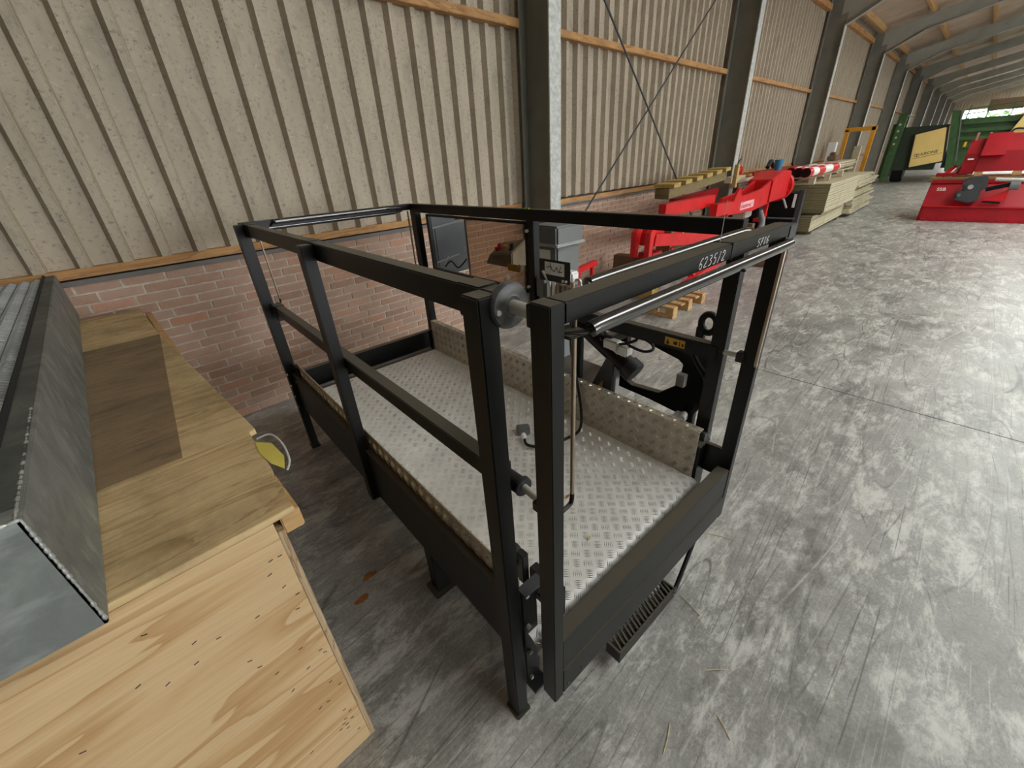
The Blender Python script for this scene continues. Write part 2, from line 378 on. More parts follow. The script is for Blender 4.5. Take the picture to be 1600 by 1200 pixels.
# roof: sheets, timber purlins, rooflights beyond the frame, far slope
ceil = thing('ceiling', 'brown underside of the pitched hall roof', None); ceil['kind'] = 'structure'
zr = lambda y: 4.586 + SL * (-1.30 - y) + .36
def slab(y0, y1, x0, x1, m, nm, th=.05, lift=.16):
    g = G().hexa([(x0, y0, zr(y0) + lift), (x1, y0, zr(y0) + lift), (x1, y1, zr(y1) + lift), (x0, y1, zr(y1) + lift)] +
                 [(x0, y0, zr(y0) + lift + th), (x1, y0, zr(y0) + lift + th), (x1, y1, zr(y1) + lift + th), (x0, y1, zr(y1) + lift + th)])
    return g.build(nm, m, ceil)
RY0, RY1, RIDGE = -5.6, -8.6, -10.0
slab(.3, RY0, -9, 62, ROOFM, 'roof_sheet'); slab(RY1, RIDGE, -9, 62, ROOFM, 'roof_sheet')
slab(RY0, RY1, -9, XC[0], ROOFM, 'roof_sheet')
for k in range(len(XC) - 1):
    a, b = XC[k], XC[k + 1]
    if k < 1: slab(RY0, RY1, a, b, ROOFM, 'roof_sheet'); continue
    e_ = 2.2 if k == 1 else .9
    slab(RY0, RY1, a, a + e_, ROOFM, 'roof_sheet'); slab(RY0, RY1, a + e_, b, ROOFL, 'rooflight', .004)
    portal(((a + e_ + b) / 2, (RY0 + RY1) / 2, zr((RY0 + RY1) / 2) + .14), b - a - e_, abs(RY1 - RY0) * 1.02, (-math.atan(SL), 0, 0))
slab(RY0, RY1, 60.3, 62, ROOFM, 'roof_sheet')
for y in (-.25, -1.35, -2.5, -3.7, -4.9, -8.8):
    G().hexa([(-9, y - .035, zr(y)), (62, y - .035, zr(y)), (62, y + .035, zr(y)), (-9, y + .035, zr(y)), (-9, y - .035, zr(y) + .165), (62, y - .035, zr(y) + .165), (62, y + .035, zr(y) + .165), (-9, y + .035, zr(y) + .165)]).build('purlin', PALW, ceil)
zt = zr(RIDGE) + .2; RW_ = -20.0; ze = zt - SL * (RIDGE - RW_)
G().hexa([(-9, RW_, ze), (62, RW_, ze), (62, RIDGE, zt), (-9, RIDGE, zt), (-9, RW_, ze + .05), (62, RW_, ze + .05), (62, RIDGE, zt + .05), (-9, RIDGE, zt + .05)]).build('roof_sheet', ROOFM, ceil)
# the side out of the picture: clad wall with one wide open doorway behind the photographer
wr = G().box(13, 62, RW_ - .1, RW_, 0, ze).build('wall_right', CLAD, kind='structure'); tag(wr, 'far side wall of the hall, out of the picture')
G().box(-9, 13, RW_ - .1, RW_, 4.6, ze).build('door_header', CLAD, wr); G().box(-9, .5, RW_ - .1, RW_, 0, 4.6).build('door_side', CLAD, wr)
wn = G().box(-5.1, -5, RW_, .0, 0, 8.2).build('wall_light_block', mat('dark_light_block', (.06, .055, .045), .8), kind='structure'); tag(wn, 'added dark wall out of the picture, blocking light from the left')  # unseen dark wall added to keep light off faces turned left
portal((6.75, RW_ - .15, 2.3), 12.5, 4.6, (-math.pi / 2, 0, 0))
# far gable with its open doorway
gw = G().box(61.0, 61.2, -20, -12, 0, 8).build('wall_far', GREYP, kind='structure'); tag(gw, 'distant ribbed gable wall above the open far doorway')
gm = sheet_mesh(PT * 5, 3.7, 8, 5); y = 0
while y > -12:
    o = link('cladding_sheet', gm, gw); o.rotation_euler = (0, 0, -math.pi / 2); o.location = (61, y, 0); y -= PT * 5
G().box(61.1, 61.2, -12, 0, 3.7, 8).build('gable_backing', GREYP, gw); G().box(61.0, 61.2, -1.2, 0, 0, 3.7).build('gable_pier', CLAD, gw)

# ------------------------------------------------------------ work platform
PSI = .06141
wp = thing('work_platform', 'black steel aerial work platform cage with bright tread plate deck', 'work platform', (0, -3.10434, 0), -PSI)
L, H, ZD, ZK = 2.252, 1.5, .438, .674
def P(g, name, m=BLACK, bev=.003, par=wp, smooth=False): return g.build(name, m, par, bev, smooth)
# tread plate bars
def tread(surf, u0, u1, v0, v1, pitch=.0415, h=.0028):
    g = G(); s2 = math.sqrt(.5); n = int((abs(u1 - u0) + abs(v1 - v0)) / pitch) + 4
    for i in range(-n, n):
        for j in range(-n, n):
            cu = u0 + (i + j) * pitch * s2; cv = v0 + (j - i) * pitch * s2
            if not (u0 - .01 < cu < u1 + .01 and v0 - .01 < cv < v1 + .01): continue
            d = (s2, s2) if (i + j) % 2 else (s2, -s2); e = (-d[1], d[0])
            for k in range(-2, 3):
                mu, mv = cu + e[0] * k * .0068, cv + e[1] * k * .0068; hl = .0155; hw = .0026
                if not (u0 < mu < u1 and v0 < mv < v1): continue
                q = [(mu - d[0] * hl, mv - d[1] * hl, 0), (mu + e[0] * hw, mv + e[1] * hw, 0), (mu + d[0] * hl, mv + d[1] * hl, 0), (mu - e[0] * hw, mv - e[1] * hw, 0), (mu, mv, h)]
                q = [(min(max(a, u0), u1), min(max(b, v0), v1), c) for a, b, c in q]
                g.add([surf(*p) for p in q], [(0, 3, 4), (3, 2, 4), (2, 1, 4), (1, 0, 4)])
    return g
# deck with its rounded near edge
RB = .045
def deck_surf(u, v, h):      # v: distance towards the wall, below 0 runs round the bent edge
    if v >= 0: return (u, v, ZD + h)
    a = min(-v / RB, 1.45); rr = RB + h
    return (u, -rr * math.sin(a), ZD - RB + rr * math.cos(a))
g = G(); vs = []; rows = [2.15, 1.4, .7, 0] + [-RB * 1.45 * k / 6 for k in range(1, 7)]
for v in rows: vs += [deck_surf(.062, v, 0), deck_surf(1.062, v, 0)]
vs += [(.062, -RB * .99, ZD - .07), (1.062, -RB * .99, ZD - .07)]
n = len(rows) + 1
g.add(vs, [(2 * i, 2 * i + 1, 2 * i + 3, 2 * i + 2) for i in range(n - 1)])
deck = g.build('deck_plate', ALU, wp, 0, True)
t = tread(deck_surf, .066, 1.058, -.06, 2.145).build('tread_bars', ALUB, deck, kind='stuff')
# kick plates (right: inner face seen, left: outer face seen)
kr = P(G().box(1.062, 1.066, .0, 2.15, ZD - .03, ZK).box(1.062, 1.10, .0, 2.15, ZK, ZK + .004), 'kick_plate', ALUK, 0)
tread(lambda u, v, h: (1.062 - h, v, u), ZD, ZK, .0, 2.15).build('tread_bars', ALUKB, kr, kind='stuff')
tread(lambda u, v, h: (u, v, ZK + .004 + h), 1.066, 1.098, .0, 2.15).build('tread_bars', ALUKB, kr, kind='stuff')
kl = P(G().box(.058, .062, .02, 2.15, ZD - .05, ZK), 'kick_plate', ALUK, 0)
tread(lambda u, v, h: (.058 - h, v, u), ZD + .10, ZK, .02, 2.15).build('tread_bars', ALUKB, kl, kind='stuff')
tread(lambda u, v, h: (.062 + h, v, u), ZD, ZK, .02, 2.15).build('tread_bars', ALUKB, kl, kind='stuff')
# base frame
P(G().box(.028, .058, .05, L - .05, .325, .590), 'side_beam'); P(G().box(1.07, 1.13, .05, L - .05, .28, .60), 'side_beam')
P(G().box(.06, 1.07, .0, .05, .30, ZD - .01), 'cross_beam'); P(G().box(.06, 1.07, L - .09, L - .04, .30, ZD - .01), 'cross_beam')
for y in (.6, 1.15, 1.7): P(G().box(.06, 1.07, y, y + .05, .33, ZD - .01), 'cross_beam')
P(G().box(.05, .12, .60, .66, .0, .36).box(.03, .14, .58, .68, 0, .012), 'stand_foot')
# posts
def post(x0, x1, y0, y1, z0, z1, foot=False):
    o = P(G().box(x0, x1, y0, y1, z0, z1), 'post')
    if foot: P(G().box(x0 - .006, x1 + .006, y0 - .006, y1 + .006, 0, .016), 'foot_plate', par=o)
    return o
p_nl = post(0, .046, 0, .055, .0, H, True)
p_fl = post(0, .046, L - .055, L, .0, H, True)
p_ml = post(.0, .046, 1.04, 1.095, .30, H - .004)
p_nr = post(1.14, 1.186, 0, .055, .62, H - .03)
p_fr = post(1.14, 1.186, L + .023, L + .078, .0, H, True)
p_mr = post(1.14, 1.186, 1.05, 1.10, .60, H - .03)
P(G().box(1.12, 1.19, 0, .06, .55, .64), 'post_bracket', GREYP); P(G().box(1.07, 1.15, -.012, .055, .30, .60), 'end_plate')
for z in (.6,): P(G().cyl((1.165, -.003, z), (1.165, -.012, z), .008, 6), 'bolt', STEEL, 0)
# left rails
rl = P(G().box(.046, .090, .012, L - .01, H - .062, H), 'top_rail')
ml = P(G().box(.046, .090, .055, L - .055, .998, 1.052), 'mid_rail')
for y in (.055, 1.095, L - .13): P(G().box(.043, .093, y, y + .075, H - .068, H + .003), 'rail_sleeve')
for y in (.055, 2.10): P(G().box(.042, .094, y, y + .065, .965, 1.056), 'rail_sleeve')
# right rails
rr = P(G().box(1.135, 1.180, .02, L + .03, H - .055, H), 'top_rail')
P(G().box(1.143, 1.147, 1.08, 1.12, H - .001, H + .006), 'lime_tape', LIME, 0)
mr_ = P(G().box(1.137, 1.183, .02, .74, .972, 1.035), 'mid_rail')
st = P(G().box(1.1352, 1.1368, .155, .245, .988, 1.022), 'warning_sticker', STICK, 0); tag(st, 'amber warning sticker with black pictograms')
g = G()
g.add([(1.1350, .240, .992), (1.1350, .222, .992), (1.1350, .231, 1.016)], [(0, 1, 2)])
g.add([(1.1350, .205, .996), (1.1350, .188, .996), (1.1350, .188, 1.010), (1.1350, .205, 1.010)], [(0, 1, 2, 3)])
g.add([(1.1350, .180, .992), (1.1350, .176, .992), (1.1350, .176, 1.014), (1.1350, .180, 1.014)], [(0, 1, 2, 3)])
g.add([(1.1350, .168, .994), (1.1350, .160, .994), (1.1350, .160, 1.008), (1.1350, .168, 1.008)], [(0, 1, 2, 3)])
g.build('pictograms', INK, st)
P(G().tube(smooth_path([(1.16, .14, .985), (1.16, .10, .93), (1.16, .055, .87), (1.16, .05, .80)]), .011, 8), 'curved_brace', smooth=True, bev=0)
# bolted corner plates at the feet of the long-side posts
def corner_plate(y, s, near):
    cp = P(G().box(.046, .056, y, y + s * .11, .30, .66), 'corner_plate')
    for z in (.36, .44, .52, .60) if not near else ():
        P(G().cyl((.0, y + s * .022, z), (-.008, y + s * .022, z), .0075, 6), 'bolt', STEEL, 0, cp)
    for z in (.46, .56):
        P(G().cyl((.028, y + s * .08, z), (.020, y + s * .08, z), .007, 6), 'bolt', GREYR, 0, cp)
    return cp
corner_plate(L - .055, -1, False)
# near-left hinge plate group between the post and the gate
hp = P(G().box(.046, .105, -.006, .004, .16, .655), 'hinge_plate')
P(G().box(.040, .115, -.030, .006, .655, .662), 'plate_flange', GREYP, .001, hp)
for z in (.20, .345, .48, .625): P(G().cyl((.062, -.006, z), (.062, -.015, z), .0075, 6), 'bolt', STEEL, 0, hp)
P(G().box(.050, .110, -.04, .0, .150, .165), 'plate_flange', GREYP, .001, hp)
lb = P(G().frame([(-.06, .56), (.06, .56), (.06, .68), (-.06, .68)], [(-.035, .59), (.035, .59), (.035, .655), (-.035, .655)], 0, .118, .150), 'latch_block', BLACKP, .003)
lb.location = (0.0, -.02, -.03)
P(G().cyl((.095, .10, .66), (.13, .10, .66), .032, 18), 'roller', RUBBER, .002)
P(G().box(.10, .125, .045, .075, .58, .70), 'latch_arm', BLACKP, .003)

# gates: near (towards the camera) and far (towards the wall)
GY, GX0, GX1 = -.1315, .0478, 1.1085
def gate(GX1):
    k_ = GX1 - 1.1085
    gf = P(G().box(GX0 + .036, GX1, GY, GY + .048, H - .040, H), 'gate_top_rail')
    sp = lambda g, nm, m=BLACK, bev=.002, sm=False: P(g, nm, m, bev, gf, sm)
    sp(G().box(GX0, GX0 + .036, GY, GY + .051, .2507, H), 'gate_post'); sp(G().box(GX1, GX1 + .034, GY, GY + .051, .2507, H - .012), 'gate_post')
    sp(G().box(GX0 + .036, GX1, GY + .002, GY + .050, .385, .527), 'gate_bottom_rail')
    sp(G().box(GX0 + .036, GX1, GY - .001, GY + .012, .2607, .378), 'gate_skirt')
    for dx in (.010, .075): sp(G().cyl((GX0 + .045 + dx, GY - .001, .292), (GX0 + .045 + dx, GY - .004, .292), .004, 6), 'rivet', GREYP, 0)
    # padded hand bars, bent at both ends
    oy, oz = GY - .020, H - .050
    sp(G().tube(smooth_path([(.088, GY + .012, H - .062), (.125, oy, oz - .006), (.165, oy - .006, oz), (.60, oy - .006, oz), (1.01, oy - .006, oz), (1.045, oy, oz), (1.10, GY + .004, oz + .008)], 5), [.004] * 5 + [.0095] * 3 + [.0145] * 18 + [.010] * 3 + [.006] * 2, 14), 'hand_bar', CHROME, 0, True)
    iy, iz = GY + .070, H - .012
    sp(G().tube(smooth_path([(.205, GY + .05, iz - .02), (.225, iy, iz - .004), (.27, iy + .004, iz), (.60, iy + .004, iz), (.90, iy + .004, iz), (.96, iy, iz - .002), (1.06, GY + .05, iz - .01)], 5), [.005] * 5 + [.0095] * 3 + [.0145] * 18 + [.010] * 3 + [.006] * 2, 14), 'hand_bar', CHROME, 0, True)
    sp(G().box(.085, .135, GY - .012, GY + .04, H - .067, H - .061), 'bar_bracket')
    # locking rods
    ry = GY + .02
    sp(G().tube([(.130, ry, H - .04), (.132, ry, 1.03), ] , .0052, 10), 'lock_rod', RODM, 0, True)
    sp(G().tube(smooth_path([(.132, ry, 1.035), (.131, ry, 1.015), (.122, ry, 1.004), (.085, ry, 1.0)]), .0055, 10), 'rod_hook', BLACK, 0, True)
    sp(G().tube([(1.092 + k_, ry - .024, H - .05), (1.088 + k_, ry - .024, 1.03)], .0060, 10), 'lock_rod', RODM, 0, True)
    sp(G().tube(smooth_path([(1.088 + k_, ry - .024, 1.035), (1.088 + k_, ry - .024, 1.022), (1.10 + k_, ry - .022, 1.022), (1.125 + k_, ry - .01, 1.025)]), .006, 8), 'rod_hook', RODM, 0, True)
    return gf
gate_near = gate(GX1)
before = set(bpy.data.objects)
gate_far = gate(1.160)
for o in [o for o in bpy.data.objects if o not in before]:   # mirrored copy of the gate on the wall side
    o.data.transform(Matrix.Scale(-1, 4, (0, 1, 0))); o.data.transform(Matrix.Translation((0, L, 0))); o.data.flip_normals()
P(G().cyl((.10, L - .0, .405), (1.08, L - .0, .405), .020, 14), 'bumper_tube', GREYR, 0, wp, True)
# extra on the near gate: end cap at the far post, tie, handwriting
P(G().box(GX1 - .004, GX1 + .056, GY - .002, GY + .055, H - .05, H - .006), 'post_cap', GREYP, .003, gate_near)
P(G().box(.706, .712, GY - .0015, GY + .05, H - .042, H + .0015).box(.706, .712, GY - .042, GY - .0015, H - .066, H - .060), 'cable_tie', BLACKP, 0, gate_near)
P(G().tube(smooth_path([(.70, GY + .03, H), (.703, GY + .031, H + .03), (.700, GY + .03, H + .075), (.702, GY + .03, H + .10)]), .0009, 5), 'tie_wire', STEEL, 0, gate_near)
GLY = {'6': [[(.8, 1), (.35, .75), (.1, .3), (.3, 0), (.7, .05), (.75, .35), (.45, .5), (.15, .35)]], '2': [[(.1, .8), (.4, 1), (.75, .85), (.6, .5), (.1, .02), (.85, .05)]],
       '3': [[(.15, .95), (.6, 1), (.7, .75), (.35, .55), (.75, .4), (.65, .1), (.1, .0)]], '5': [[(.85, 1), (.3, .95), (.2, .6), (.6, .6), (.75, .3), (.5, .02), (.1, .05)]],
       '/': [[(.65, 1.05), (.2, -.05)]], '7': [[(.1, .95), (.8, 1), (.4, .5), (.25, 0)], [(.2, .5), (.7, .55)]], '8': [[(.5, .5), (.2, .8), (.5, 1), (.75, .8), (.5, .5), (.2, .2), (.45, 0), (.75, .2), (.5, .5)]]}
def scrawl(txt, x0, x1, z0, h, nm):
    w = (x1 - x0) / len(txt); g = G()
    for i, ch in enumerate(txt):
        for st_ in GLY[ch]:
            pts = [(x0 + w * (i + .12 + .8 * (a + .18 * b)), GY - .0006, z0 + h * b) for a, b in st_]
            g.tube(smooth_path(pts, 4), .00085, 5)
    return g.build(nm, CHALK, gate_near)
tag(scrawl('6235/2', .535, .672, 1.4665, .024, 'handwriting'), 'white handwritten number 6235/2'); tag(scrawl('5786', .862, .945, 1.4665, .020, 'handwriting'), 'white handwritten number 5786')
# pins between the posts and the gates
def buffer(x0, x1, y, z, rd, nm_par, big=True):
    b = P(G().tube([(x0, y, z), (x0 + .006, y, z), (x0 + .012, y, z)], [rd, rd, rd * .9], 28), 'buffer_disc', RUBBER, .0015, nm_par, True)
    return b
bd = P(G().tube([(.070, .010, 1.473), (.070, .006, 1.473), (.070, -.004, 1.473), (.070, -.010, 1.473), (.070, -.0105, 1.473), (.070, -.014, 1.473)], [.030, .0445, .0455, .042, .024, .020], 32), 'buffer_disc', mat('worn_grey_disc', (.085, .085, .085), .42, 0, .5, 40), 0, rl, True)
P(G().cyl((.070, -.012, 1.473), (.066, -.086, 1.473), .0135, 18), 'locking_pin', STEEL, 0, rl, True)
P(G().box(.048, .086, GY + .046, GY + .060, 1.452, 1.495), 'pin_collar', BLACKP, .002, gate_near)
P(G().cyl((.036, -.009, 1.468), (.036, -.014, 1.468), .0055, 10), 'disc_screw', STEEL, 0, rl)
P(G().cyl((.069, -.050, 1.463), (.071, -.056, 1.456), .004, 8), 'pin_split', STEEL, 0, rl)
P(G().tube([(.072, .055, 1.022), (.074, .0, 1.022), (.076, -.002, 1.022), (.076, -.010, 1.022)], [.022, .022, .026, .024], 24), 'buffer_disc', BLACKP, 0, ml, True)
P(G().cyl((.076, -.008, 1.022), (.070, -.086, 1.020), .0095, 14), 'locking_pin', STEEL, 0, ml, True)
P(G().box(.052, .080, GY + .046, GY + .070, 1.004, 1.030), 'pin_collar', BLACKP, .002, gate_near)
P(G().cyl((1.15, .0, 1.015), (1.12, -.072, 1.030), .010, 14), 'locking_pin', STEEL, 0, p_nr, True)
P(G().box(1.098, 1.13, -.088, -.060, 1.012, 1.05), 'pin_collar', BLACKP, .002, gate_near)
P(G().box(1.12, 1.145, GY + .05, -.01, .46, .60), 'end_plate')
# handle strap on the outer side of the near right post
P(G().tube(smooth_path([(1.186, .03, 1.33), (1.215, .03, 1.32), (1.215, .03, 1.20), (1.186, .03, 1.19)]), .007, 8), 'grab_handle', STEEL, 0, p_nr, True)
# step below the gate
stp = P(G().box(.37, .735, -.150, -.142, .085, .135).box(.37, .735, -.150, -.090, .080, .088).box(.364, .372, -.15, -.09, .080, .14).box(.733, .741, -.15, -.09, .08, .14), 'step_tray', BLACK, 0)
for i in range(17): P(G().bar((.385 + i * .021, -.140, .125 + .006 * (i % 2)), (.40 + i * .021, -.094, .133), .009, .01), 'step_tooth', BLACK, .001, stp)
P(G().tube(smooth_path([(.738, -.146, .11), (.78, -.14, .13), (.93, -.115, .24), (.99, -.10, .30)]), .009, 8), 'step_arm', BLACK, 0, wp, True)
# control cabinet in the right railing: frame, dark back plates, clear cover, pendant, stickers
cab = P(G().box(1.14, 1.165, 1.10, 2.12, 1.06, 1.075).box(1.14, 1.165, 1.10, 2.12, 1.425, 1.438).box(1.14, 1.165, 2.10, 2.13, 1.06, 1.438).box(1.14, 1.165, 1.10, 1.115, 1.06, 1.438), 'cabinet_frame', BLACK, .001)
sc = lambda g, nm, m, bev=.001, sm=False: P(g, nm, m, bev, cab, sm)
sc(G().box(1.17, 1.38, 2.135, 2.145, 1.0, 1.44).box(1.20, 1.48, 2.13, 2.14, 1.0, 1.35), 'side_plate', GREYP)
sc(G().bar((1.17, 2.128, 1.34), (1.38, 2.128, 1.36), .012, .012), 'plate_rib', MIDG); sc(G().bar((1.17, 2.128, 1.10), (1.38, 2.128, 1.13), .01, .01), 'plate_rib', MIDG)
sc(G().box(1.138, 1.142, 1.112, 1.66, 1.07, 1.43), 'clear_cover', CLEAR, 0)
sc(G().box(1.1345, 1.1385, 1.645, 1.662, 1.06, 1.43), 'cover_edge', GREYR)
for y, z in ((1.09, 1.395), (1.09, 1.10), (1.67, 1.25)): sc(G().cyl((1.139, y, z), (1.126, y, z), .0085, 10), 'cover_screw', STEEL, 0, True)
pb = G().hexa([(1.20, 1.30, 1.16), (1.20, 1.56, 1.16), (1.34, 1.56, 1.16), (1.34, 1.30, 1.16), (1.22, 1.32, 1.245), (1.22, 1.54, 1.215), (1.34, 1.54, 1.275), (1.34, 1.32, 1.31)])
pend = sc(pb, 'control_box', mat('beige_grey_box', (.33, .32, .26), .5), .006)
for i, (y, z, m) in enumerate(((1.50, 1.245, RED), (1.44, 1.258, STICK), (1.47, 1.27, RED), (1.38, 1.275, BLACKP), (1.36, 1.25, BLACKP))):
    sc(G().cyl((1.26 + .02 * (i % 2), y, z - .02), (1.25 + .02 * (i % 2), y, z + .012), .013, 12), 'push_button', m, 0, True)
sc(G().box(1.141, 1.1425, 1.165, 1.27, 1.165, 1.205), 'amber_sticker', STICK, 0)
sc(G().cyl((1.1375, 1.27, 1.128), (1.1365, 1.27, 1.128), .017, 20), 'round_sticker', WHITE, 0)
sc(G().cyl((1.1374, 1.165, 1.20), (1.1362, 1.165, 1.20), .012, 16), 'round_sticker', MIDG, 0)
sc(G().tube(smooth_path([(1.2, 2.05, 1.08), (1.19, 1.95, 1.13), (1.18, 1.85, 1.10), (1.19, 1.75, 1.17)]), .006, 8), 'cable', BLACKP, 0, True)
sc(G().cyl((1.16, 2.0, 1.10), (1.16, 1.93, 1.17), .0025, 6), 'lever', STEEL, 0)
# load diagram sign and the valve bank behind the right railing
sgn = P(G().box(1.148, 1.152, .800, 1.02, 1.150, 1.262), 'diagram_sign', BLACKP, .003)
P(G().box(1.1455, 1.1477, .838, .975, 1.186, 1.250), 'white_sheet', WHITE, 0, sgn)
dg = G()
for st_ in ([(.96, 1.222), (.945, 1.226), (.93, 1.226)], [(.935, 1.245), (.925, 1.215), (.905, 1.205), (.89, 1.23)], [(.89, 1.23), (.875, 1.20), (.86, 1.235)], [(.872, 1.212), (.86, 1.205), (.85, 1.212)]):
    dg.tube([(1.1452, a, b) for a, b in st_], .0022, 5)
dg.build('diagram_lines', INK, sgn)
for y in (.845, .823): P(G().cyl((1.148, y, 1.165), (1.140, y, 1.165), .0065, 10), 'sign_knob', WHITE, 0, sgn)
vb = P(G().box(1.16, 1.24, .80, 1.04, 1.02, 1.13).box(1.15, 1.20, .99, 1.05, 1.05, 1.155), 'valve_block', MIDG, .004)
for i, y in enumerate((.955, .92, .885)):
    P(G().box(1.148, 1.162, y - .010, y + .010, 1.05, 1.155), 'valve_section', WHITE if i < 2 else RODM, .003, vb)
P(G().tube([(1.14, .93, 1.12), (1.135, .955, 1.165), (1.13, .975, 1.205)], [.004, .004, .008], 8), 'valve_lever', STEEL, 0, vb, True)
for y in (.86, .83, .80): P(G().cyl((1.17, y, 1.05), (1.17, y, 1.15 - (y - .83) * .3), .012, 10), 'hose_fitting', RODM, 0, vb, True)
P(G().box(1.16, 1.22, .80, .86, 1.16, 1.21), 'valve_cap', WHITE, .008, vb)
P(G().tube(smooth_path([(1.18, .79, 1.17), (1.18, .765, 1.175), (1.18, .75, 1.14), (1.18, .75, 1.06)]), .008, 8), 'hose_fitting', STEEL, 0, vb, True)
# mounting head: slanting cylinder, valve, gusset plate, lifting frame with octagonal opening, towing eye
cylv = P(G().tube([(1.20, .84, .985), (1.20, .70, .915), (1.20, .45, .785)], [.040, .048, .048], 20), 'tilt_cylinder', BLACK, 0, wp, True)
P(G().cyl((1.20, .46, .79), (1.20, .41, .764), .058, 24), 'cylinder_cap', BLACKP, .003, cylv, True)
P(G().box(1.165, 1.225, .45, .555, .845, .90).box(1.155, 1.20, .50, .585, .865, .915), 'hydraulic_valve', STEEL, .006, cylv)
P(G().cyl((1.18, .60, .90), (1.18, .64, .86), .018, 10), 'hydraulic_valve', MIDG, 0, cylv)
for a in ([(1.19, .58, .92), (1.17, .63, .97), (1.18, .72, .98), (1.2, .80, 1.0)], [(1.18, .50, .90), (1.16, .44, .93), (1.17, .40, .96), (1.2, .44, .99)], [(1.2, .47, .90), (1.18, .37, .90), (1.2, .33, .92), (1.25, .40, .95)]):
    P(G().tube(smooth_path(a), .007, 8), 'hydraulic_hose', RUBBER, 0, cylv, True)
gp = P(G().prism([(.68, .56), (.515, .56), (.515, .80), (.55, .835)], 0, 1.155, 1.165), 'gusset_plate', GREYP, .001)
P(G().add([(1.1545, .625, .60), (1.1545, .572, .61), (1.1545, .572, .685)], [(0, 1, 2)]), 'warning_triangle', STICK, 0, gp)
P(G().box(1.165, 1.20, .50, .515, .60, .79), 'gusset_side', mat('pale_gusset', (.32, .32, .31), .5), .002)
P(G().box(1.16, 1.40, .66, 1.02, .36, .62), 'mount_body', BLACK, .01)
P(G().cyl((1.20, .78, .92), (1.20, .78, .60), .03, 14), 'mount_pivot', BLACK, 0, wp, True)
fo = [(.66, .905), (.42, .905), (.16, .89), (.135, .80), (.15, .60), (.21, .475), (.45, .50), (.80, .515)]
fi = [(.622, .870), (.478, .822), (.317, .787), (.288, .767), (.300, .645), (.399, .56), (.57, .545), (.628, .568)]
lf = P(G().frame(fo, fi, 0, 1.43, 1.47), 'lifting_frame', BLACK, .003)
P(G().box(1.40, 1.435, .255, .30, .655, .725), 'coupling_plate', mat('pale_cast_plate', (.5, .49, .46), .45, .3), .003, lf)
P(G().box(1.30, 1.43, .22, .28, .47, .50).cyl((1.42, .235, .50), (1.37, .225, .50), .018, 12), 'frame_pin', STEEL, 0, lf)
P(G().box(1.43, 1.47, .195, .25, .40, .56), 'frame_foot', BLACK, .003, lf)
P(G().tube([(1.45, .205 + .036 * math.cos(a), 1.00 + .045 * math.sin(a)) for a in [math.pi * 2 * k / 20 for k in range(21)]], .016, 10), 'towing_eye', BLACK, 0, lf, True)
P(G().box(1.435, 1.465, .215, .255, .88, .98), 'eye_shank', BLACK, .004, lf)
P(G().box(1.18, 1.43, .55, .60, .88, .93), 'frame_arm', BLACK, .003, lf)
P(G().tube(smooth_path([(1.44, .80, .40), (1.40, .62, .42), (1.38, .42, .40), (1.40, .27, .39), (1.42, .22, .45)]), .008, 8), 'floor_hose', RUBBER, 0, wp, True)

# loose things on or beside the platform
def pw(x, y, z):
    c, s = math.cos(PSI), math.sin(PSI); return (x * c + y * s, -x * s + y * c - 3.10434, z)
pc = thing('power_cable', 'grey connector plug on a black cable lying on the tread plate', 'cable')
G().tube([pw(*p) for p in smooth_path([(1.068, .72, 1.02), (1.05, .70, .86), (1.045, .655, .70), (1.04, .615, .52), (.98, .575, .455), (.88, .575, .452), (.76, .60, .452), (.70, .67, .455), (.715, .715, .462)])], .0075, 10).build('cable', RUBBER, pc, 0, True)
G().tube([pw(.715, .712, .463), pw(.735, .745, .466)], [.011, .013], 12).build('cable_gland', WHITE, pc, 0, True)
pg = G().box(-.028, .028, -.035, .035, 0, .04).build('plug_body', MIDG, pc, .006); pg.location = pw(.770, .785, .4405); pg.rotation_euler = (0, 0, .9)
bn = thing('grey_bin', 'mid-grey lidded plastic bin with a white label behind the railing', 'bin', pw(1.62, 1.40, 0), -PSI)
G().box(-.10, .12, -.16, .04, 0, 1.24).build('bin_body', MIDG, bn, .012)
G().box(-.115, .135, -.175, .055, 1.24, 1.36).build('bin_lid', MIDG, bn, .012); G().box(-.125, .145, -.185, .065, 1.235, 1.255).build('bin_rim', mat('pale_grey_plastic', (.34, .34, .34), .5), bn, .006)
G().box(-.103, -.1005, -.105, -.005, 1.11, 1.215).build('paper_label', WHITE, bn); G().box(-.103, -.1005, -.11, -.06, 1.08, 1.105).build('lime_label', LIME, bn)

# ------------------------------------------------------------ plywood crate and galvanised ramp
CX, CY0, CZ = -.372, -2.768, 1.035
cr = thing('plywood_crate', 'large plywood packing crate standing by the brick wall', 'crate')
G().box(-1.9, CX - .016, CY0, CY0 + .016, 0, CZ - .018).build('front_panel', PLY, cr, .0015)
G().box(CX - .016, CX, CY0 - .001, -.20, 0, CZ - .05).build('side_panel', PLYE, cr, .0015)
G().box(CX, CX + .045, CY0 + .01, -2.30, CZ - .075, CZ - .018).build('corner_batten', PALW, cr, .003)
G().box(CX, CX + .03, -2.30, -.25, CZ - .075, CZ - .018).build('corner_batten', PALW, cr, .003)
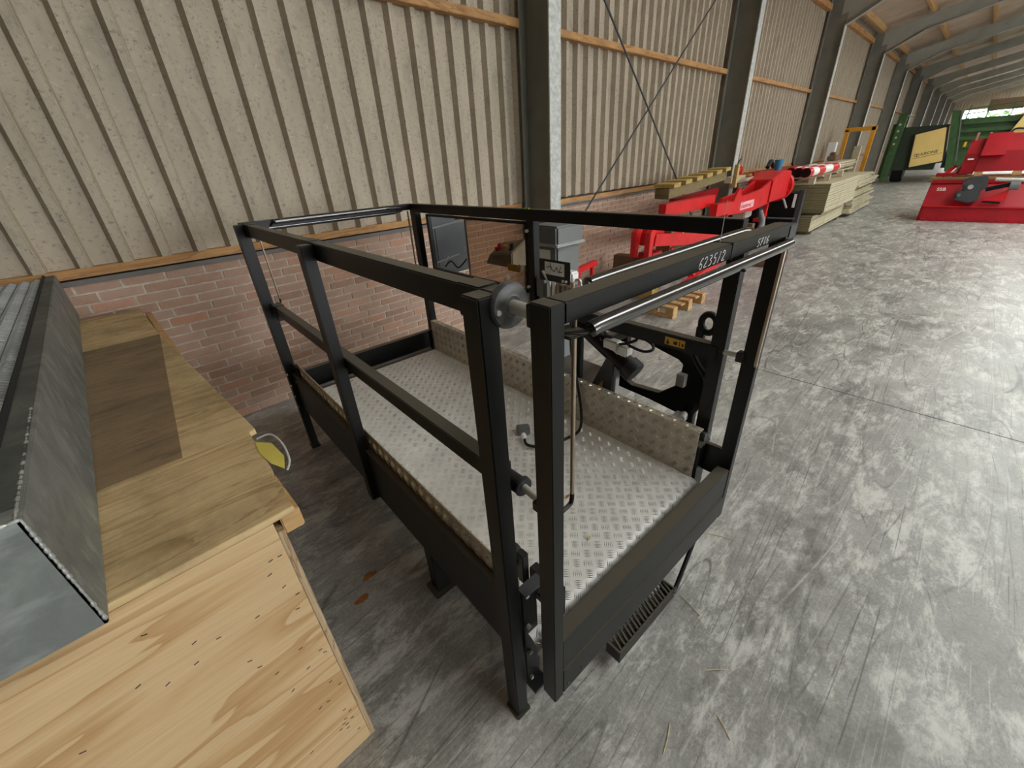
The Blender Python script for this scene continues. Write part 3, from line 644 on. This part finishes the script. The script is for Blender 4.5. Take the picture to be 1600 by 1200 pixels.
# ragged front top board
edge = [(-.338, CY0)] + [(-.338 + .0045 * math.sin(i * 2.3) + .024 * min(1, i / 9), CY0 + .05 + i * .048) for i in range(9)] + [(-.300, -2.33)]
G().prism([(-1.9, -2.33), (-1.9, CY0 - .004), *edge], 2, CZ - .018, CZ).build('top_board', PLYT, cr, .001)
G().prism([(-.50, -2.33), (-.300, -2.325), (-.372, -.92), (-.48, -.92)], 2, CZ - .018, CZ).build('top_board', PLYT, cr, .001)
G().prism([(-1.9, -2.33), (-.487, -2.33), (-.372, -.93), (-1.9, -.89)], 2, CZ - .020, CZ + .002).build('top_board', PLYD, cr, .001)
G().prism([(-1.9, -.89), (-.372, -.925), (-.385, -.18), (-1.9, -.15)], 2, CZ - .018, CZ).build('top_board', PLYT, cr, .001)
G().box(-1.9, -1.88, CY0, -.2, 0, CZ - .02).build('side_panel', PLYE, cr); G().box(-1.9, CX - .02, -.216, -.20, 0, CZ - .02).build('back_panel', PLYE, cr)
stg = G()
for i in range(46):
    xx = random.uniform(-.95, CX - .03) if i > 18 else CX - .03 - random.random() * .06; zz = random.uniform(.05, CZ - .06); a = random.uniform(-.5, .5)
    stg.bar((xx - .005 * math.cos(a), CY0 - .0006, zz - .005 * math.sin(a)), (xx + .005 * math.cos(a), CY0 - .0006, zz + .005 * math.sin(a)), .0012, .0018)
stg.build('staples', INK, cr, kind='stuff')
tg = thing('document_pouch', 'torn clear pouch with a yellow slip stapled to the crate edge', 'pouch')
G().prism([(-.322, -2.415), (-.290, -2.455), (-.286, -2.55), (-.304, -2.61), (-.322, -2.56), (-.330, -2.48)], 2, CZ + .001, CZ + .0022).build('yellow_slip', mat('yellow_slip', (.72, .60, .12), .6), tg)
G().tube(smooth_path([(-.315, -2.41, CZ + .008), (-.282, -2.43, CZ + .016), (-.272, -2.50, CZ + .012), (-.282, -2.58, CZ + .004), (-.300, -2.62, CZ + .002)]), .003, 6).build('clear_sleeve', mat('milky_film', (.55, .56, .54), .25), tg, 0, True)

rp = thing('galvanised_ramp', 'welded galvanised steel ramp with serrated grating lying on the crate', 'ramp')
RX, RY, RZ = -.668, -2.822, 1.287
G().box(RX - .008, RX, RY, -.03, CZ + .004, RZ).build('side_plate', GALV, rp, .002)
G().box(-1.6, RX, RY, RY + .008, CZ + .004, RZ).build('end_plate', GALV, rp, .002)
G().box(RX - .045, RX - .006, RY + .05, -.03, RZ - .004, RZ + .001).build('rim_flange', galv_mat('dark_galvanised_rim', (.10, .11, .105), .4, .55), rp, .001)
G().box(-1.6, RX - .01, RY + .005, RY + .06, RZ - .006, RZ - .001).build('rim_flange', GALV, rp, .001)
G().tube([(RX - .050, RY + .05, RZ + .002), (RX - .050, -.03, RZ + .002)], .007, 8).build('rubber_edge', RUBBER, rp, 0, True)
def bead(a, b, n):
    a, b = Vector(a), Vector(b); g = G()
    for i in range(n):
        p = a.lerp(b, i / n); q = a.lerp(b, (i + 1.15) / n); r = random.uniform(.0018, .0040)
        g.tube([p, p.lerp(q, .3), p.lerp(q, .7), q], [.0015, r, r * .9, .0015], 7)
    return g.build('weld_bead', galv_mat('bright_weld', (.46, .48, .46), .5, .35), rp, 0, True, 'stuff')
bead((RX - .001, RY + .001, CZ + .012), (RX - .001, RY + .001, RZ), 20); bead((RX, RY + .003, RZ), (RX - .5, RY + .003, RZ), 34); bead((RX - .008, RY + .006, RZ - .001), (RX - .010, RY + .50, RZ - .001), 26)
for i in range(16):
    x1 = RX - .058 - i * .052
    g = G().box(x1 - .048, x1, RY + .06, -.03, RZ - .022, RZ - .016)
    pk = .024; y = RY + .07
    while y < -.05:
        g.add([(x1 - .046, y, RZ - .016), (x1 - .002, y + .004, RZ - .016), (x1 - .002, y + .016, RZ - .016), (x1 - .046, y + .012, RZ - .016), (x1 - .024, y + .002, RZ - .003), (x1 - .024, y + .013, RZ - .003)],
              [(0, 1, 4), (1, 2, 5, 4), (2, 3, 5), (3, 0, 4, 5)]); y += pk
    g.build('grating_slat', GALVD, rp)
G().box(-1.6, RX - .01, RY + .01, -.02, CZ + .004, CZ + .03).build('underframe', GREYP, rp)

# ------------------------------------------------------------ things along the wall
def pallet(x, y, rz, label, lx=.85, ly=.34, n=5, mt=PALW):
    t = thing('wooden_pallet', label, 'pallet', (x, y, 0), rz)
    for k in range(n): G().box(k * (lx - .12) / (n - 1), k * (lx - .12) / (n - 1) + .10, 0, ly, .108, .13).build('deck_board', mt, t, .002)
    for x0 in (0, lx / 2 - .05, lx - .12):
        for y0 in (0, ly - .11): G().box(x0, x0 + .10, y0, y0 + .10, .02, .106).build('block', mt, t, .003)
        G().box(x0 - .005, x0 + .105, 0, ly, 0, .02).build('bottom_board', mt, t, .002)
    return t
pallet(4.06, -1.66, -.03, 'small light wooden pallet on the floor beyond the near gate')
tag(G().box(4.30, 4.52, -1.46, -1.39, .131, .145).build('white_plank', WHITE, None, .002), 'short white plank lying on the small wooden pallet', 'plank')
tag(G().box(7.15, 7.75, -1.85, -1.42, 0, .16).build('brown_beam', BRWN, None, .006), 'thick brown wooden beam on the floor before the black box', 'beam')

ra = thing('red_crane_arm', 'bright red hydraulic crane arm with a bolted flange lying above the timber', 'crane arm', (0, 0, 0))
B = lambda g, nm, m, par, bev=.004, sm=False: g.build(nm, m, par, bev, sm)
B(G().bar((4.82, -1.0, 1.085), (6.35, -1.0, 1.07), .10, .15), 'fork_beam', RED, ra)
B(G().bar((6.05, -1.16, .96), (6.75, -1.16, .94), .10, .17), 'fork_beam', RED, ra)
B(G().bar((6.0, -.55, 1.05), (7.6, -.55, 1.08), .10, .14), 'fork_beam', REDD, ra)
B(G().prism([(6.55, .84), (7.65, .79), (8.5, .84), (8.5, 1.24), (7.9, 1.10), (7.05, 1.06), (6.88, 1.20), (6.78, 1.10)], 1, -1.19, -1.15), 'arm_plate', RED, ra)
B(G().prism([(6.75, .86), (8.5, .86), (8.5, 1.24), (7.9, 1.10), (6.95, 1.04)], 1, -.93, -.89), 'arm_plate', RED, ra)
B(G().prism([(8.35, .84), (9.35, .86), (9.40, 1.32), (8.9, 1.33), (8.35, 1.22)], 1, -1.21, -.80), 'arm_head', RED, ra, .02)
B(G().tube([(9.38, -1.0, 1.04), (9.52, -1.0, 1.04)], .27, 24), 'flange', RED, ra, .008, True)
for k in range(9):
    a = k * math.pi * 2 / 9
    B(G().cyl((9.37, -1.0 + .22 * math.cos(a), 1.04 + .22 * math.sin(a)), (9.34, -1.0 + .22 * math.cos(a), 1.04 + .22 * math.sin(a)), .03, 6), 'flange_bolt', RED, ra, 0)
B(G().cyl((9.5, -1.06, 1.12), (9.8, -1.10, 1.11), .018, 8), 'pin', STEEL, ra, 0); B(G().cyl((9.2, -1.22, .84), (9.45, -1.24, .66), .018, 8), 'pin', STEEL, ra, 0)
B(G().box(8.1, 8.35, -1.15, -.9, .62, .86), 'hydraulic_motor', BLACK, ra, .02); B(G().box(7.6, 7.95, -1.10, -.9, .66, .82), 'hydraulic_fitting', STEEL, ra, .02)
B(G().tube(smooth_path([(8.2, -1.15, .72), (8.1, -1.25, .55), (7.9, -1.28, .42), (7.85, -1.28, .30)]), .05, 10), 'hose_sleeve', MIDG, ra, 0, True)
lb = B(G().box(7.02, 7.62, -1.196, -1.191, .86, .975), 'white_label', mat('pink_white_label', (.80, .42, .46), .5), ra, 0)
text_mesh('label_text', 'mammut', .098, RED, basis((7.06, -1.1975, .885), (1, 0, 0), (0, 0, 1)), lb, extrude=.001, sx=1.25)
for x in (5.05, 6.9, 8.9): B(G().box(x, x + .1, -1.05, -.85, .45, .86), 'stand_leg', RED if x > 6 else BRWN, ra)
for i, (x, y) in enumerate(((4.95, -.95), (6.6, -1.05), (8.6, -.95))):
    tag(B(G().box(x, x + .16, y, y + .7, 0, .45), 'support_block', BRWN if i != 1 else LUMP, None), f'rough timber support block under the red {("fork beam end", "arm plate with the label", "bolted head")[i]}', 'timber block')
rf = thing('red_attachment', 'low red bolted steel attachment resting below the crane arm', 'attachment')
B(G().bar((4.52, -1.0, .78), (6.6, -1.02, .50), .22, .15), 'frame_beam', RED, rf, .006); B(G().bar((4.60, -.90, .86), (6.6, -.92, .60), .10, .06), 'frame_flange', RED, rf)
B(G().prism([(4.36, .58), (4.44, .58), (4.46, .80), (4.52, .92), (4.44, .95), (4.36, .88)], 1, -1.12, -1.05), 'end_lug', RED, rf); B(G().prism([(4.36, .58), (4.44, .58), (4.46, .80), (4.52, .92), (4.44, .95), (4.36, .88)], 1, -.93, -.86), 'end_lug', RED, rf)
for x in (5.2, 5.5): B(G().cyl((x, -1.0, .72), (x, -1.0, .80), .02, 8), 'frame_bolt', STEEL, rf, 0)
B(G().box(4.5, 4.75, -1.1, -.9, .28, .62), 'frame_leg', REDD, rf); B(G().bar((4.7, -1.45, .20), (6.3, -1.30, .26), .09, .10), 'lower_bar', RED, rf)
B(G().bar((5.1, -1.40, .25), (5.1, -1.0, .60), .07, .07), 'frame_strut', RED, rf); B(G().cyl((4.98, -1.46, .20), (5.05, -1.56, .04), .012, 6), 'frame_pin', STEEL, rf, 0)
B(G().box(4.55, 4.72, -1.12, -.86, 0, .28), 'wooden_foot', LUMY, rf)
rs = thing('red_trestle', 'small red steel trestle near the wall behind the valve bank', 'trestle')
B(G().bar((3.56, -.60, .52), (3.98, -.60, .56), .07, .06), 'trestle_bar', RED, rs)
for x in (3.62, 3.90): B(G().box(x, x + .04, -.62, -.58, 0, .52), 'trestle_leg', RED, rs)
for k in range(2):
    w = tag(G().box(0, 1.95, -.058, .058, 0, .13).build('squared_beam', LUMO, None, .006), f'olive squared timber beam on the red arm, {("rear one", "front one")[k]}', 'beam', 'squared beams on the red arm')
    w.location = (5.42 - .06 * k, -.62 - k * .125, 1.165); w.rotation_euler = (0, -.065, 0)
for k in range(6):
    w2 = tag(G().box(-.10, .10, -.16, .14, 0, .05).build('yellow_batten', LUMY, None, .004), f'short yellow batten across the olive beams, {ORD[k]} from the left', 'batten', 'battens on the squared beams')
    xx = .12 + k * .345; w2.location = (5.37 + xx, -.69, 1.30 + .065 * xx); w2.rotation_euler = (0, -.065, 0)
tag(G().box(7.42, 7.50, -.92, -.86, 1.16, 1.50).build('yellow_stake', LUMY, None, .004), 'upright yellow stake at the right end of the olive beams', 'stake')

bb = thing('black_box', 'tall black steel box with white labels standing before the timber bundles', 'steel box', (9.9, -1.33, 0))
B(G().box(0, .03, 0, .72, 0, .90), 'front_sheet', BLACK, bb); B(G().box(-.03, .05, -.06, .03, 0, .94), 'corner_post', GREYP, bb)
B(G().box(0, .42, 0, .03, 0, .88), 'side_sheet', GREYP, bb); B(G().box(.40, .43, 0, .72, 0, .88), 'back_sheet', GREYP, bb); B(G().box(-.03, .05, 0, .72, .88, .92), 'top_edge', GREYP, bb)
B(G().box(0, .42, .69, .72, 0, .88), 'side_sheet', GREYP, bb)
B(G().box(-.036, -.031, .05, .10, .62, .87), 'white_label', WHITE, bb, 0); B(G().box(.08, .17, -.006, -.001, .60, .80), 'white_label', WHITE, bb, 0); B(G().box(-.06, -.03, 0, .5, .40, .43), 'hasp_bar', MIDG, bb)

# sawn timber stacks: every board its own thing
def boards(n, x, y, z, lx, ly, th, lab, grp, jag=.04, m=LUMP, endm=None):
    for k in range(n):
        L_ = lx + random.uniform(-jag, jag) * 3; g = G().box(0, L_, 0, ly, 0, th * .87)
        me = g.mesh('sawn_board', m, .003)
        if endm:
            me.materials.append(endm)
            for p in me.polygons:
                if p.normal.x < -.7 and p.area > .5 * th * ly: p.material_index = 1
        pos = 'bottom one' if k == 0 else 'topmost' if k == n - 1 else ORD[k] + ' from the bottom'
        o = tag(link('sawn_board', me), f'{lab}, {pos}', 'board', grp); o.location = (x + random.uniform(-jag, jag) * .5, y + random.uniform(-jag, jag) * .4, z + k * th)
def bearer(x, y, z, lab, ly=.8): tag(G().box(x, x + .09, y, y + ly, z, z + .07).build('bearer', BRWN, None, .004), lab, 'timber block')
bearer(10.75, -1.50, 0, 'bearer under the near end of the lower timber bundle'); bearer(13.2, -1.50, 0, 'bearer under the far end of the lower timber bundle')
boards(7, 10.53, -1.50, .07, 3.15, .80, .046, 'pale sawn board in the lower near bundle', 'boards in the lower near bundle', .012, LUMP, LUMO)
bearer(10.75, -1.60, .392, 'bearer between the two near timber bundles, near end'); bearer(13.0, -1.60, .392, 'bearer between the two near timber bundles, far end')
boards(12, 10.50, -1.68, .462, 2.95, .86, .046, 'pale sawn board in the upper near bundle', 'boards in the upper near bundle', .012, LUMP, LUMO)
bearer(14.0, -1.55, 0, 'bearer under the near end of the far timber stack'); bearer(15.9, -1.55, 0, 'bearer under the far end of the far timber stack')
boards(20, 13.75, -1.62, .07, 2.6, .85, .045, 'pale sawn board in the far ragged stack', 'boards in the far ragged stack', .16, LUMP)
boards(5, 13.25, -1.02, 1.03, 2.9, .50, .05, 'pale sawn board lying loose across both stacks', 'loose boards across the stacks', .18, LUMP)
# pipes in red and white film on a small pallet
pp = pallet(10.15, -1.45, 0, 'flat wooden pallet carrying the wrapped pipes on the timber', 2.6, .55, 5, LUMP); pp.location.z = 1.016
for k, (y, z, r, nm) in enumerate(((-1.30, 1.235, .085, 'front'), (-1.12, 1.235, .085, 'middle'), (-.93, 1.235, .085, 'rear'))):
    t = thing('wrapped_pipe', f'pipe wrapped in red and white film, {nm} one of three', 'pipe', (10.0 + .2 * k, y, z), 0, 'wrapped pipes on the timber')
    B(G().cyl((0, 0, 0), (2.6, 0, 0), r, 18), 'pipe_wall', WHITE, t, 0, True)
    for a, b in ((.0, .25), (.7, 1.2), (1.9, 2.5)): B(G().cyl((a, 0, 0), (b, 0, 0), r + .004, 18), 'red_film', RED, t, 0, True)
    B(G().cyl((-.02, 0, 0), (.005, 0, 0), r * .86, 16), 'dark_end', BLACK, t, 0, True)
bk = thing('blue_cup', 'blue plastic cup standing on the crane arm head', 'cup', (9.15, -1.02, 1.335)); B(G().tube([(0, 0, 0), (0, 0, .16), (0, 0, .17)], [.055, .075, .08], 16), 'cup_wall', BLUE, bk, 0, True); B(G().cyl((.0, 0, .165), (.0, 0, .172), .06, 16), 'cup_mouth', BLACKP, bk, 0)
tag(G().box(8.05, 8.75, -.62, -.50, 1.19, 1.29).build('pale_offcut', LUMP, None, .004), 'pale timber offcut lying behind the crane arm head', 'offcut')
tag(B(G().bar((6.9, -.75, .50), (7.4, -.75, .50), .3, .12), 'pale_block', LUMP, None), 'pale timber block wedged under the crane arm plate', 'timber block').location.z = .1
# shelf behind the second column with canister and red rails
sh = thing('wall_shelf', 'grey ledge along the wall between second and third column', 'shelf', (8.75, -.42, 0)); B(G().box(0, 4.9, 0, .42, 1.14, 1.20), 'shelf_board', MORTAR, sh)
for x in (.3, 2.4, 4.6): B(G().box(x, x + .05, .02, .42, .0, 1.14), 'shelf_leg', GREYP, sh)
cn = thing('red_canister', 'small red canister with a black top hose by the second column', 'canister', (9.12, -.30, 1.20))
B(G().tube([(0, 0, 0), (0, 0, .02), (0, 0, .20), (0, 0, .235)], [.105, .115, .115, .07], 18), 'canister_body', RED, cn, 0, True); B(G().tube(smooth_path([(0, 0, .23), (.02, 0, .27), (.10, 0, .33), (.16, 0, .35)]), .014, 8), 'canister_hose', BLACKP, cn, 0, True)
tag(G().tube([(9.75 + .10 * math.cos(a), -.28 + .10 * math.sin(a), 1.235) for a in [k * .3307 for k in range(20)]], .034, 8).build('amber_strap_roll', mat('amber_brown_strap', (.34, .13, .01), .6), None, 0, True), 'coiled amber lashing strap on the wall ledge', 'strap')
for k, (a, b, nm) in enumerate(((10.0, 11.5, 'left'), (11.6, 13.4, 'right'))): tag(G().box(a, b, -.36, -.26, 1.201, 1.27).build('red_rail', REDD, None, .004), f'deep red steel rail on the wall ledge, {nm} one of two', 'rail')
tag(G().tube(smooth_path([(11.0, -.30, 1.32), (11.15, -.3, 1.44), (11.3, -.3, 1.37), (11.4, -.3, 1.325)]), .045, 8).build('black_hook', BLACKP, None, 0, True), 'black iron hook hung over the deep red rail', 'hook')
# amber portal standing behind the timber
af = thing('amber_gantry', 'amber painted steel gantry standing behind the timber stacks', 'gantry', (16.6, -1.32, 0))
B(G().box(-.06, .06, -.52, -.42, 0, 2.06), 'upright', AMBER, af); B(G().box(-.06, .06, -1.16, -1.06, .0, 2.10), 'upright', AMBER, af); B(G().box(-.06, .06, -1.18, -.40, 2.0, 2.11), 'crossbar', AMBER, af); B(G().box(-.08, .08, -1.22, -1.00, .70, .84), 'clamp', AMBER, af)
af.location = (17.4, 0, 0)
tag(G().box(18.2, 18.4, -.80, -.62, 0, 1.6).build('leaning_board', LUMP, None, .004), 'pale board standing upright behind the amber frame', 'board')
tag(B(G().box(15.2, 15.9, -.75, -.55, 1.29, 1.42).box(15.3, 15.5, -.7, -.57, 1.42, 1.50), 'tool_bundle', BRWN, None, .02), 'dark brown bundle of fittings on the loose boards', 'bundle')
tag(B(G().box(16.9, 17.1, -.36, -.16, .0, 1.75), 'pale_carton', WHITE, None), 'tall pale carton beside the amber frame', 'carton')

# ------------------------------------------------------------ red buckets on the right
rb = thing('red_bucket', 'front red loader bucket lying face down with black coupler', 'bucket', (13.6, 0, 0))
B(G().prism([(0, 0), (.06, 0), (.10, .30), (.42, .76), (.36, .78), (.04, .32)], 1, -5.3, -2.985), 'bucket_shell', REDD, rb, .006)
B(G().prism([(.0, 0), (1.0, 0), (1.0, .5), (.42, .76), (.04, .32)], 1, -3.03, -2.985), 'bucket_cheek', REDD, rb, .004); B(G().prism([(.0, 0), (1.0, 0), (1.0, .5), (.42, .76), (.04, .32)], 1, -5.3, -5.25), 'bucket_cheek', REDD, rb, .004)
B(G().bar((-.005, -2.99, .315), (-.005, -5.3, .30), .05, .02), 'wear_strip', RED, rb)
B(G().bar((.36, -3.0, .80), (.36, -5.3, .80), .09, .07), 'top_beam', REDD, rb)
for k in range(14): B(G().box(-.02, .05, -3.14 - k * .155, -3.05 - k * .155, 0, .05), 'bucket_tooth', REDD, rb)
B(G().prism([(-3.47, .47), (-3.46, .62), (-3.56, .66), (-3.50, .80), (-3.56, .90), (-3.86, .93), (-3.92, .70), (-3.84, .66), (-3.86, .44), (-3.70, .40)], 0, -.15, .10), 'coupler_casting', GREYP, rb, .02)
B(G().cyl((-.15, -3.66, .72), (-.18, -3.66, .72), .045, 14), 'coupler_pin', STEEL, rb, 0, True); B(G().cyl((-.15, -3.53, .56), (-.18, -3.53, .56), .03, 12), 'coupler_pin', MIDG, rb, 0, True)
B(G().bar((-.05, -3.9, .66), (-.05, -4.3, .78), .10, .08), 'coupler_arm', BLACK, rb); B(G().cyl((-.1, -3.98, .86), (-.1, -4.4, .84), .035, 12), 'hydraulic_ram', STEEL, rb, 0, True); B(G().cyl((-.1, -4.22, .74), (-.1, -4.36, .74), .09, 14), 'ram_joint', MIDG, rb, 0, True)
B(G().prism([(-3.88, .44), (-4.25, .66), (-4.25, .44)], 0, -.08, -.02), 'shell_rib', RED, rb); B(G().bar((-.06, -3.92, .43), (-.06, -4.2, .40), .03, .04), 'shell_slot', BLACK, rb)
text_mesh('bucket_text', 'SSB', .095, CHALK, basis((13.775 - 13.6, -3.13, .60), (0, -1, 0), (.53, 0, .85)), rb, extrude=.004, sx=1.1)
bpy.data.objects['bucket_text'].location = (-.06, 0, .03)
rb2 = thing('red_bucket', 'rear larger red bucket stacked behind on wooden beams', 'bucket', (14.7, 0, 0))
B(G().prism([(0, .95), (.08, .95), (.16, 1.30), (.5, 1.66), (.42, 1.70), (.06, 1.36)], 1, -5.6, -3.60), 'bucket_shell', REDD, rb2, .006)
B(G().prism([(-.12, 1.28), (-.04, 1.26), (.44, 1.70), (.36, 1.72)], 1, -3.98, -3.60), 'shell_lip', REDD, rb2, .004)
B(G().prism([(.02, .90), (1.3, .90), (1.3, 1.60), (.45, 1.62), (.05, 1.32)], 1, -3.60, -3.36), 'bucket_cheek', REDD, rb2, .006); B(G().prism([(.02, .92), (1.3, .92), (1.3, 1.68), (.45, 1.68), (.05, 1.32)], 1, -5.64, -5.60), 'bucket_cheek', REDD, rb2, .006)
B(G().box(-.02, .02, -3.52, -3.42, 1.20, 1.23), 'white_mark', WHITE, rb2, 0)
for y, h in ((-3.42, 1.75), (-3.62, 1.74)): B(G().cyl((.42, y, 1.58), (.42, y, h), .02, 8), 'lifting_lug', mat('salmon_rod', (.60, .28, .2), .5), rb2, 0)
B(G().bar((.3, -4.3, 1.5), (.3, -5.2, .95), .10, .1), 'bucket_brace', RED, rb2)
for k, (y, m) in enumerate(((-3.1, RED), (-3.22, STEEL), (-3.30, RED))): B(G().bar((.1, y, .86), (.25, y - .16, 1.08), .06, .07), 'side_linkage', m, rb2, .008)
B(G().box(.05, .3, -3.30, -2.98, .86, .93), 'side_bracket', REDD, rb2)
for k, (x, nm) in enumerate(((14.05, 'near'), (15.2, 'far'))):
    tag(G().box(x, x + .12, -5.6, -2.90, .78, .865).build('wooden_beam', PALW if k else LUMO, None, .004), f'long wooden beam between the red buckets, {nm} one', 'beam')
for k, (y, nm) in enumerate(((-3.62, 'left'), (-4.22, 'right'))): tag(G().box(14.62, 14.76, y - .14, y, .866, .948).build('spacer_block', PALW, None, .004), f'wooden spacer block under the rear red bucket, {nm} one', 'timber block')
ty = thing('spare_wheel', 'black rubber-tyred wheel standing at the right edge of the floor', 'wheel', (9.0, -4.75, .24))
B(G().tube([(.19 * math.cos(a), 0, .19 * math.sin(a)) for a in [k * math.pi / 12 for k in range(25)]], .05, 10), 'tyre_ring', RUBBER, ty, 0, True); B(G().cyl((0, -.04, 0), (0, .04, 0), .145, 20), 'tyre_hub', BLACK, ty, 0, True)
ty.scale = (1, 1.8, 1)

# ------------------------------------------------------------ green baler with yellow panel
gr = thing('green_baler', 'large dark green farm baler with yellow side panel at the far end', 'farm machine', (26, 0, 0))
B(G().box(0, .10, -.90, -.62, .1, 2.66), 'front_post', GREEN, gr, .01)
for k in range(9): B(G().cyl((-.005, -.74, .35 + k * .24), (-.02, -.74, .35 + k * .24), .045, 8), 'post_hole', LUMP if k > 4 else GREYP, gr, 0)
B(G().box(.1, .16, -.62, -.50, .2, 2.3), 'front_rail', GREEN, gr); B(G().cyl((.05, -.55, 2.62), (.05, -1.1, 2.55), .03, 8), 'post_arm', STEEL, gr, 0)
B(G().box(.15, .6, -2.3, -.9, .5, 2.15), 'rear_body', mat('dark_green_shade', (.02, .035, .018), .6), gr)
yp = B(G().prism([(-1.50, .62), (-1.36, 1.85), (-2.25, 2.05), (-2.50, .82)], 0, -.06, 0), 'yellow_panel', YEL, gr, .02)
B(G().prism([(-1.46, .585), (-1.31, 1.90), (-2.31, 2.11), (-2.58, .78)], 0, .0, .08), 'panel_gasket', BLACKP, gr)
B(G().bar((-.062, -1.52, .94), (-.062, -2.40, 1.13), .004, .02), 'panel_line', mat('ochre_line', (.40, .25, .05), .6), gr, 0)
text_mesh('panel_text', 'KRONE', .15, INK, basis((-.064, -1.75, 1.055), (0, -1, .19), (0, .1, 1)), gr, extrude=.002, sx=1.05)
g = G()
for cy in (-1.60, -1.67): g.tube([(-.064, cy + .045 * math.cos(a), 1.07 + .055 * math.sin(a)) for a in [k * math.pi / 8 for k in range(17)]], .008, 5)
g.build('panel_emblem', INK, gr)
B(G().prism([(-2.24, 2.62), (-2.50, 2.60), (-2.90, .42), (-2.68, .42)], 0, 0, .5), 'door_post', GREEN, gr, .01); B(G().bar((-.02, -2.52, 2.58), (-.02, -2.92, .8), .03, .04), 'post_edge', MIDG, gr)
B(G().box(.3, 6, -6.5, -2.5, .55, 1.55), 'main_body', GREEN, gr, .02)
for k in range(4): B(G().box(.2, .3, -6.5, -2.62 - .02 * k, 1.25 + k * .28, 1.38 + k * .28), 'body_ridge', GREEN, gr, .01)
B(G().box(.35, 6, -6.5, -2.55, 1.5, 2.30), 'upper_body', mat('mid_green_paint', (.05, .10, .035), .5), gr, .03)
for z in (2.45, 2.62): B(G().cyl((.3, -2.6, z), (.3, -6.2, z + .25), .02, 8), 'hand_rail', GREEN, gr, 0)
for y in (-2.7, -3.25, -3.9): B(G().cyl((.3, y, 2.3), (.3, y - .03, 2.75), .02, 8), 'rail_post', GREEN, gr, 0)
B(G().prism([(-3.86, 2.26), (-6.0, 2.75), (-6.0, 2.40), (-4.1, 2.28)], 0, .10, .16), 'yellow_trim', YEL, gr); B(G().prism([(-4.06, 1.62), (-4.28, 2.30), (-6.2, 2.45), (-6.2, 1.62)], 0, .05, .12), 'yellow_trim', YEL, gr)
B(G().tube(smooth_path([(0, -4.1, 1.62), (0, -4.2, 1.82), (0, -4.5, 1.80), (0, -4.8, 1.70)]), .03, 8), 'machine_hose', BLACKP, gr, 0, True)
for y in (-1.1, -3.2, -5.5): B(G().cyl((1.2, y - .2, .55), (1.2, y + .2, .55), .55, 24), 'wheel', RUBBER, gr, .03, True)
B(G().cyl((.05, -2.98, 1.30), (.05, -2.98, 1.48), .05, 10), 'amber_lamp', STICK, gr, 0)
B(G().box(1.0, 2.2, -4.2, -3.2, 2.55, 2.9), 'bale_chute', BRWN, gr)

# ------------------------------------------------------------ litter on the floor and deck
def bit(pts, r, m, label, cat, nm): tag(G().tube(pts, r, 5).build(nm, m), label, cat, 'straw on the concrete')
straws = [((1045, 1192), (.46, -3.62), .9), ((0, 0), (.62, -3.53), 2.3), ((0, 0), (.30, -3.50), .2), ((0, 0), (.80, -3.35), 1.2), ((0, 0), (1.25, -3.3), 1.9)]
for k, (_, (x, y), a) in enumerate(straws):
    l = .035 + .006 * k
    bit([(x - l * math.cos(a), y - l * math.sin(a), .003), (x, y, .005), (x + l * math.cos(a + .1), y + l * math.sin(a + .1), .003)], .0016, STRAW, 'dry straw stalk on the concrete, ' + ('lower right of the five before the gate', 'middle one of the five before the gate', 'lowest and farthest left before the gate', 'just right of the black step tray', 'uppermost one beside the step arm')[k], 'straw', 'straw_stalk')
for k, (x, y, a) in enumerate(((-.17, -2.27, .4), (-.09, -2.18, 1.2))):
    tag(G().prism([(x + .035 * math.cos(a + t) * (1 + .3 * math.sin(3 * t)), y + .018 * math.sin(a + t)) for t in [i * .785 for i in range(8)]], 2, .0005, .003).build('rust_flake', RUSTC), f'orange-brown flake on the dark floor between crate and platform, {("nearer the crate", "nearer the platform")[k]}', 'debris')
for k, (x, y) in enumerate(((.475, .095), (.58, .30), (.40, .55))):
    q = pw(x, y, ZD + .004); tag(G().prism([(q[0] + .010 * math.cos(t) * (1 + .4 * math.sin(2 * t + k)), q[1] + .006 * math.sin(t)) for t in [i * .9 for i in range(7)]], 2, q[2], q[2] + .003).build('leaf_scrap', RUSTC if k else STRAW), f'small dry leaf scrap on the tread plate deck, {("closest to the gate", "middle one", "deepest in")[k]}', 'leaf')

hd = thing('distant_hedge', 'green hedge seen through the far doorway', 'hedge', (68, -7, 0))
g = G()
for i in range(900):
    p = Vector((random.uniform(-.8, .8), random.uniform(-7, 7), random.uniform(0, 3.1 + .5 * math.sin(i)))); a = Vector((random.uniform(-1, 1), random.uniform(-1, 1), random.uniform(-1, 1))).normalized() * .28; b_ = a.orthogonal().normalized() * .16
    g.add([p - a, p + b_, p + a, p - b_], [(0, 1, 2, 3)])
g.build('leaves', mat('hedge_green', (.06, .13, .03), .8, 0, .4, 3), hd, kind='stuff')
for y in range(-6, 7, 3): G().cyl((0, y, 0), (0, y, 2.2), .08, 8).build('hedge_stem', BRWN, hd)
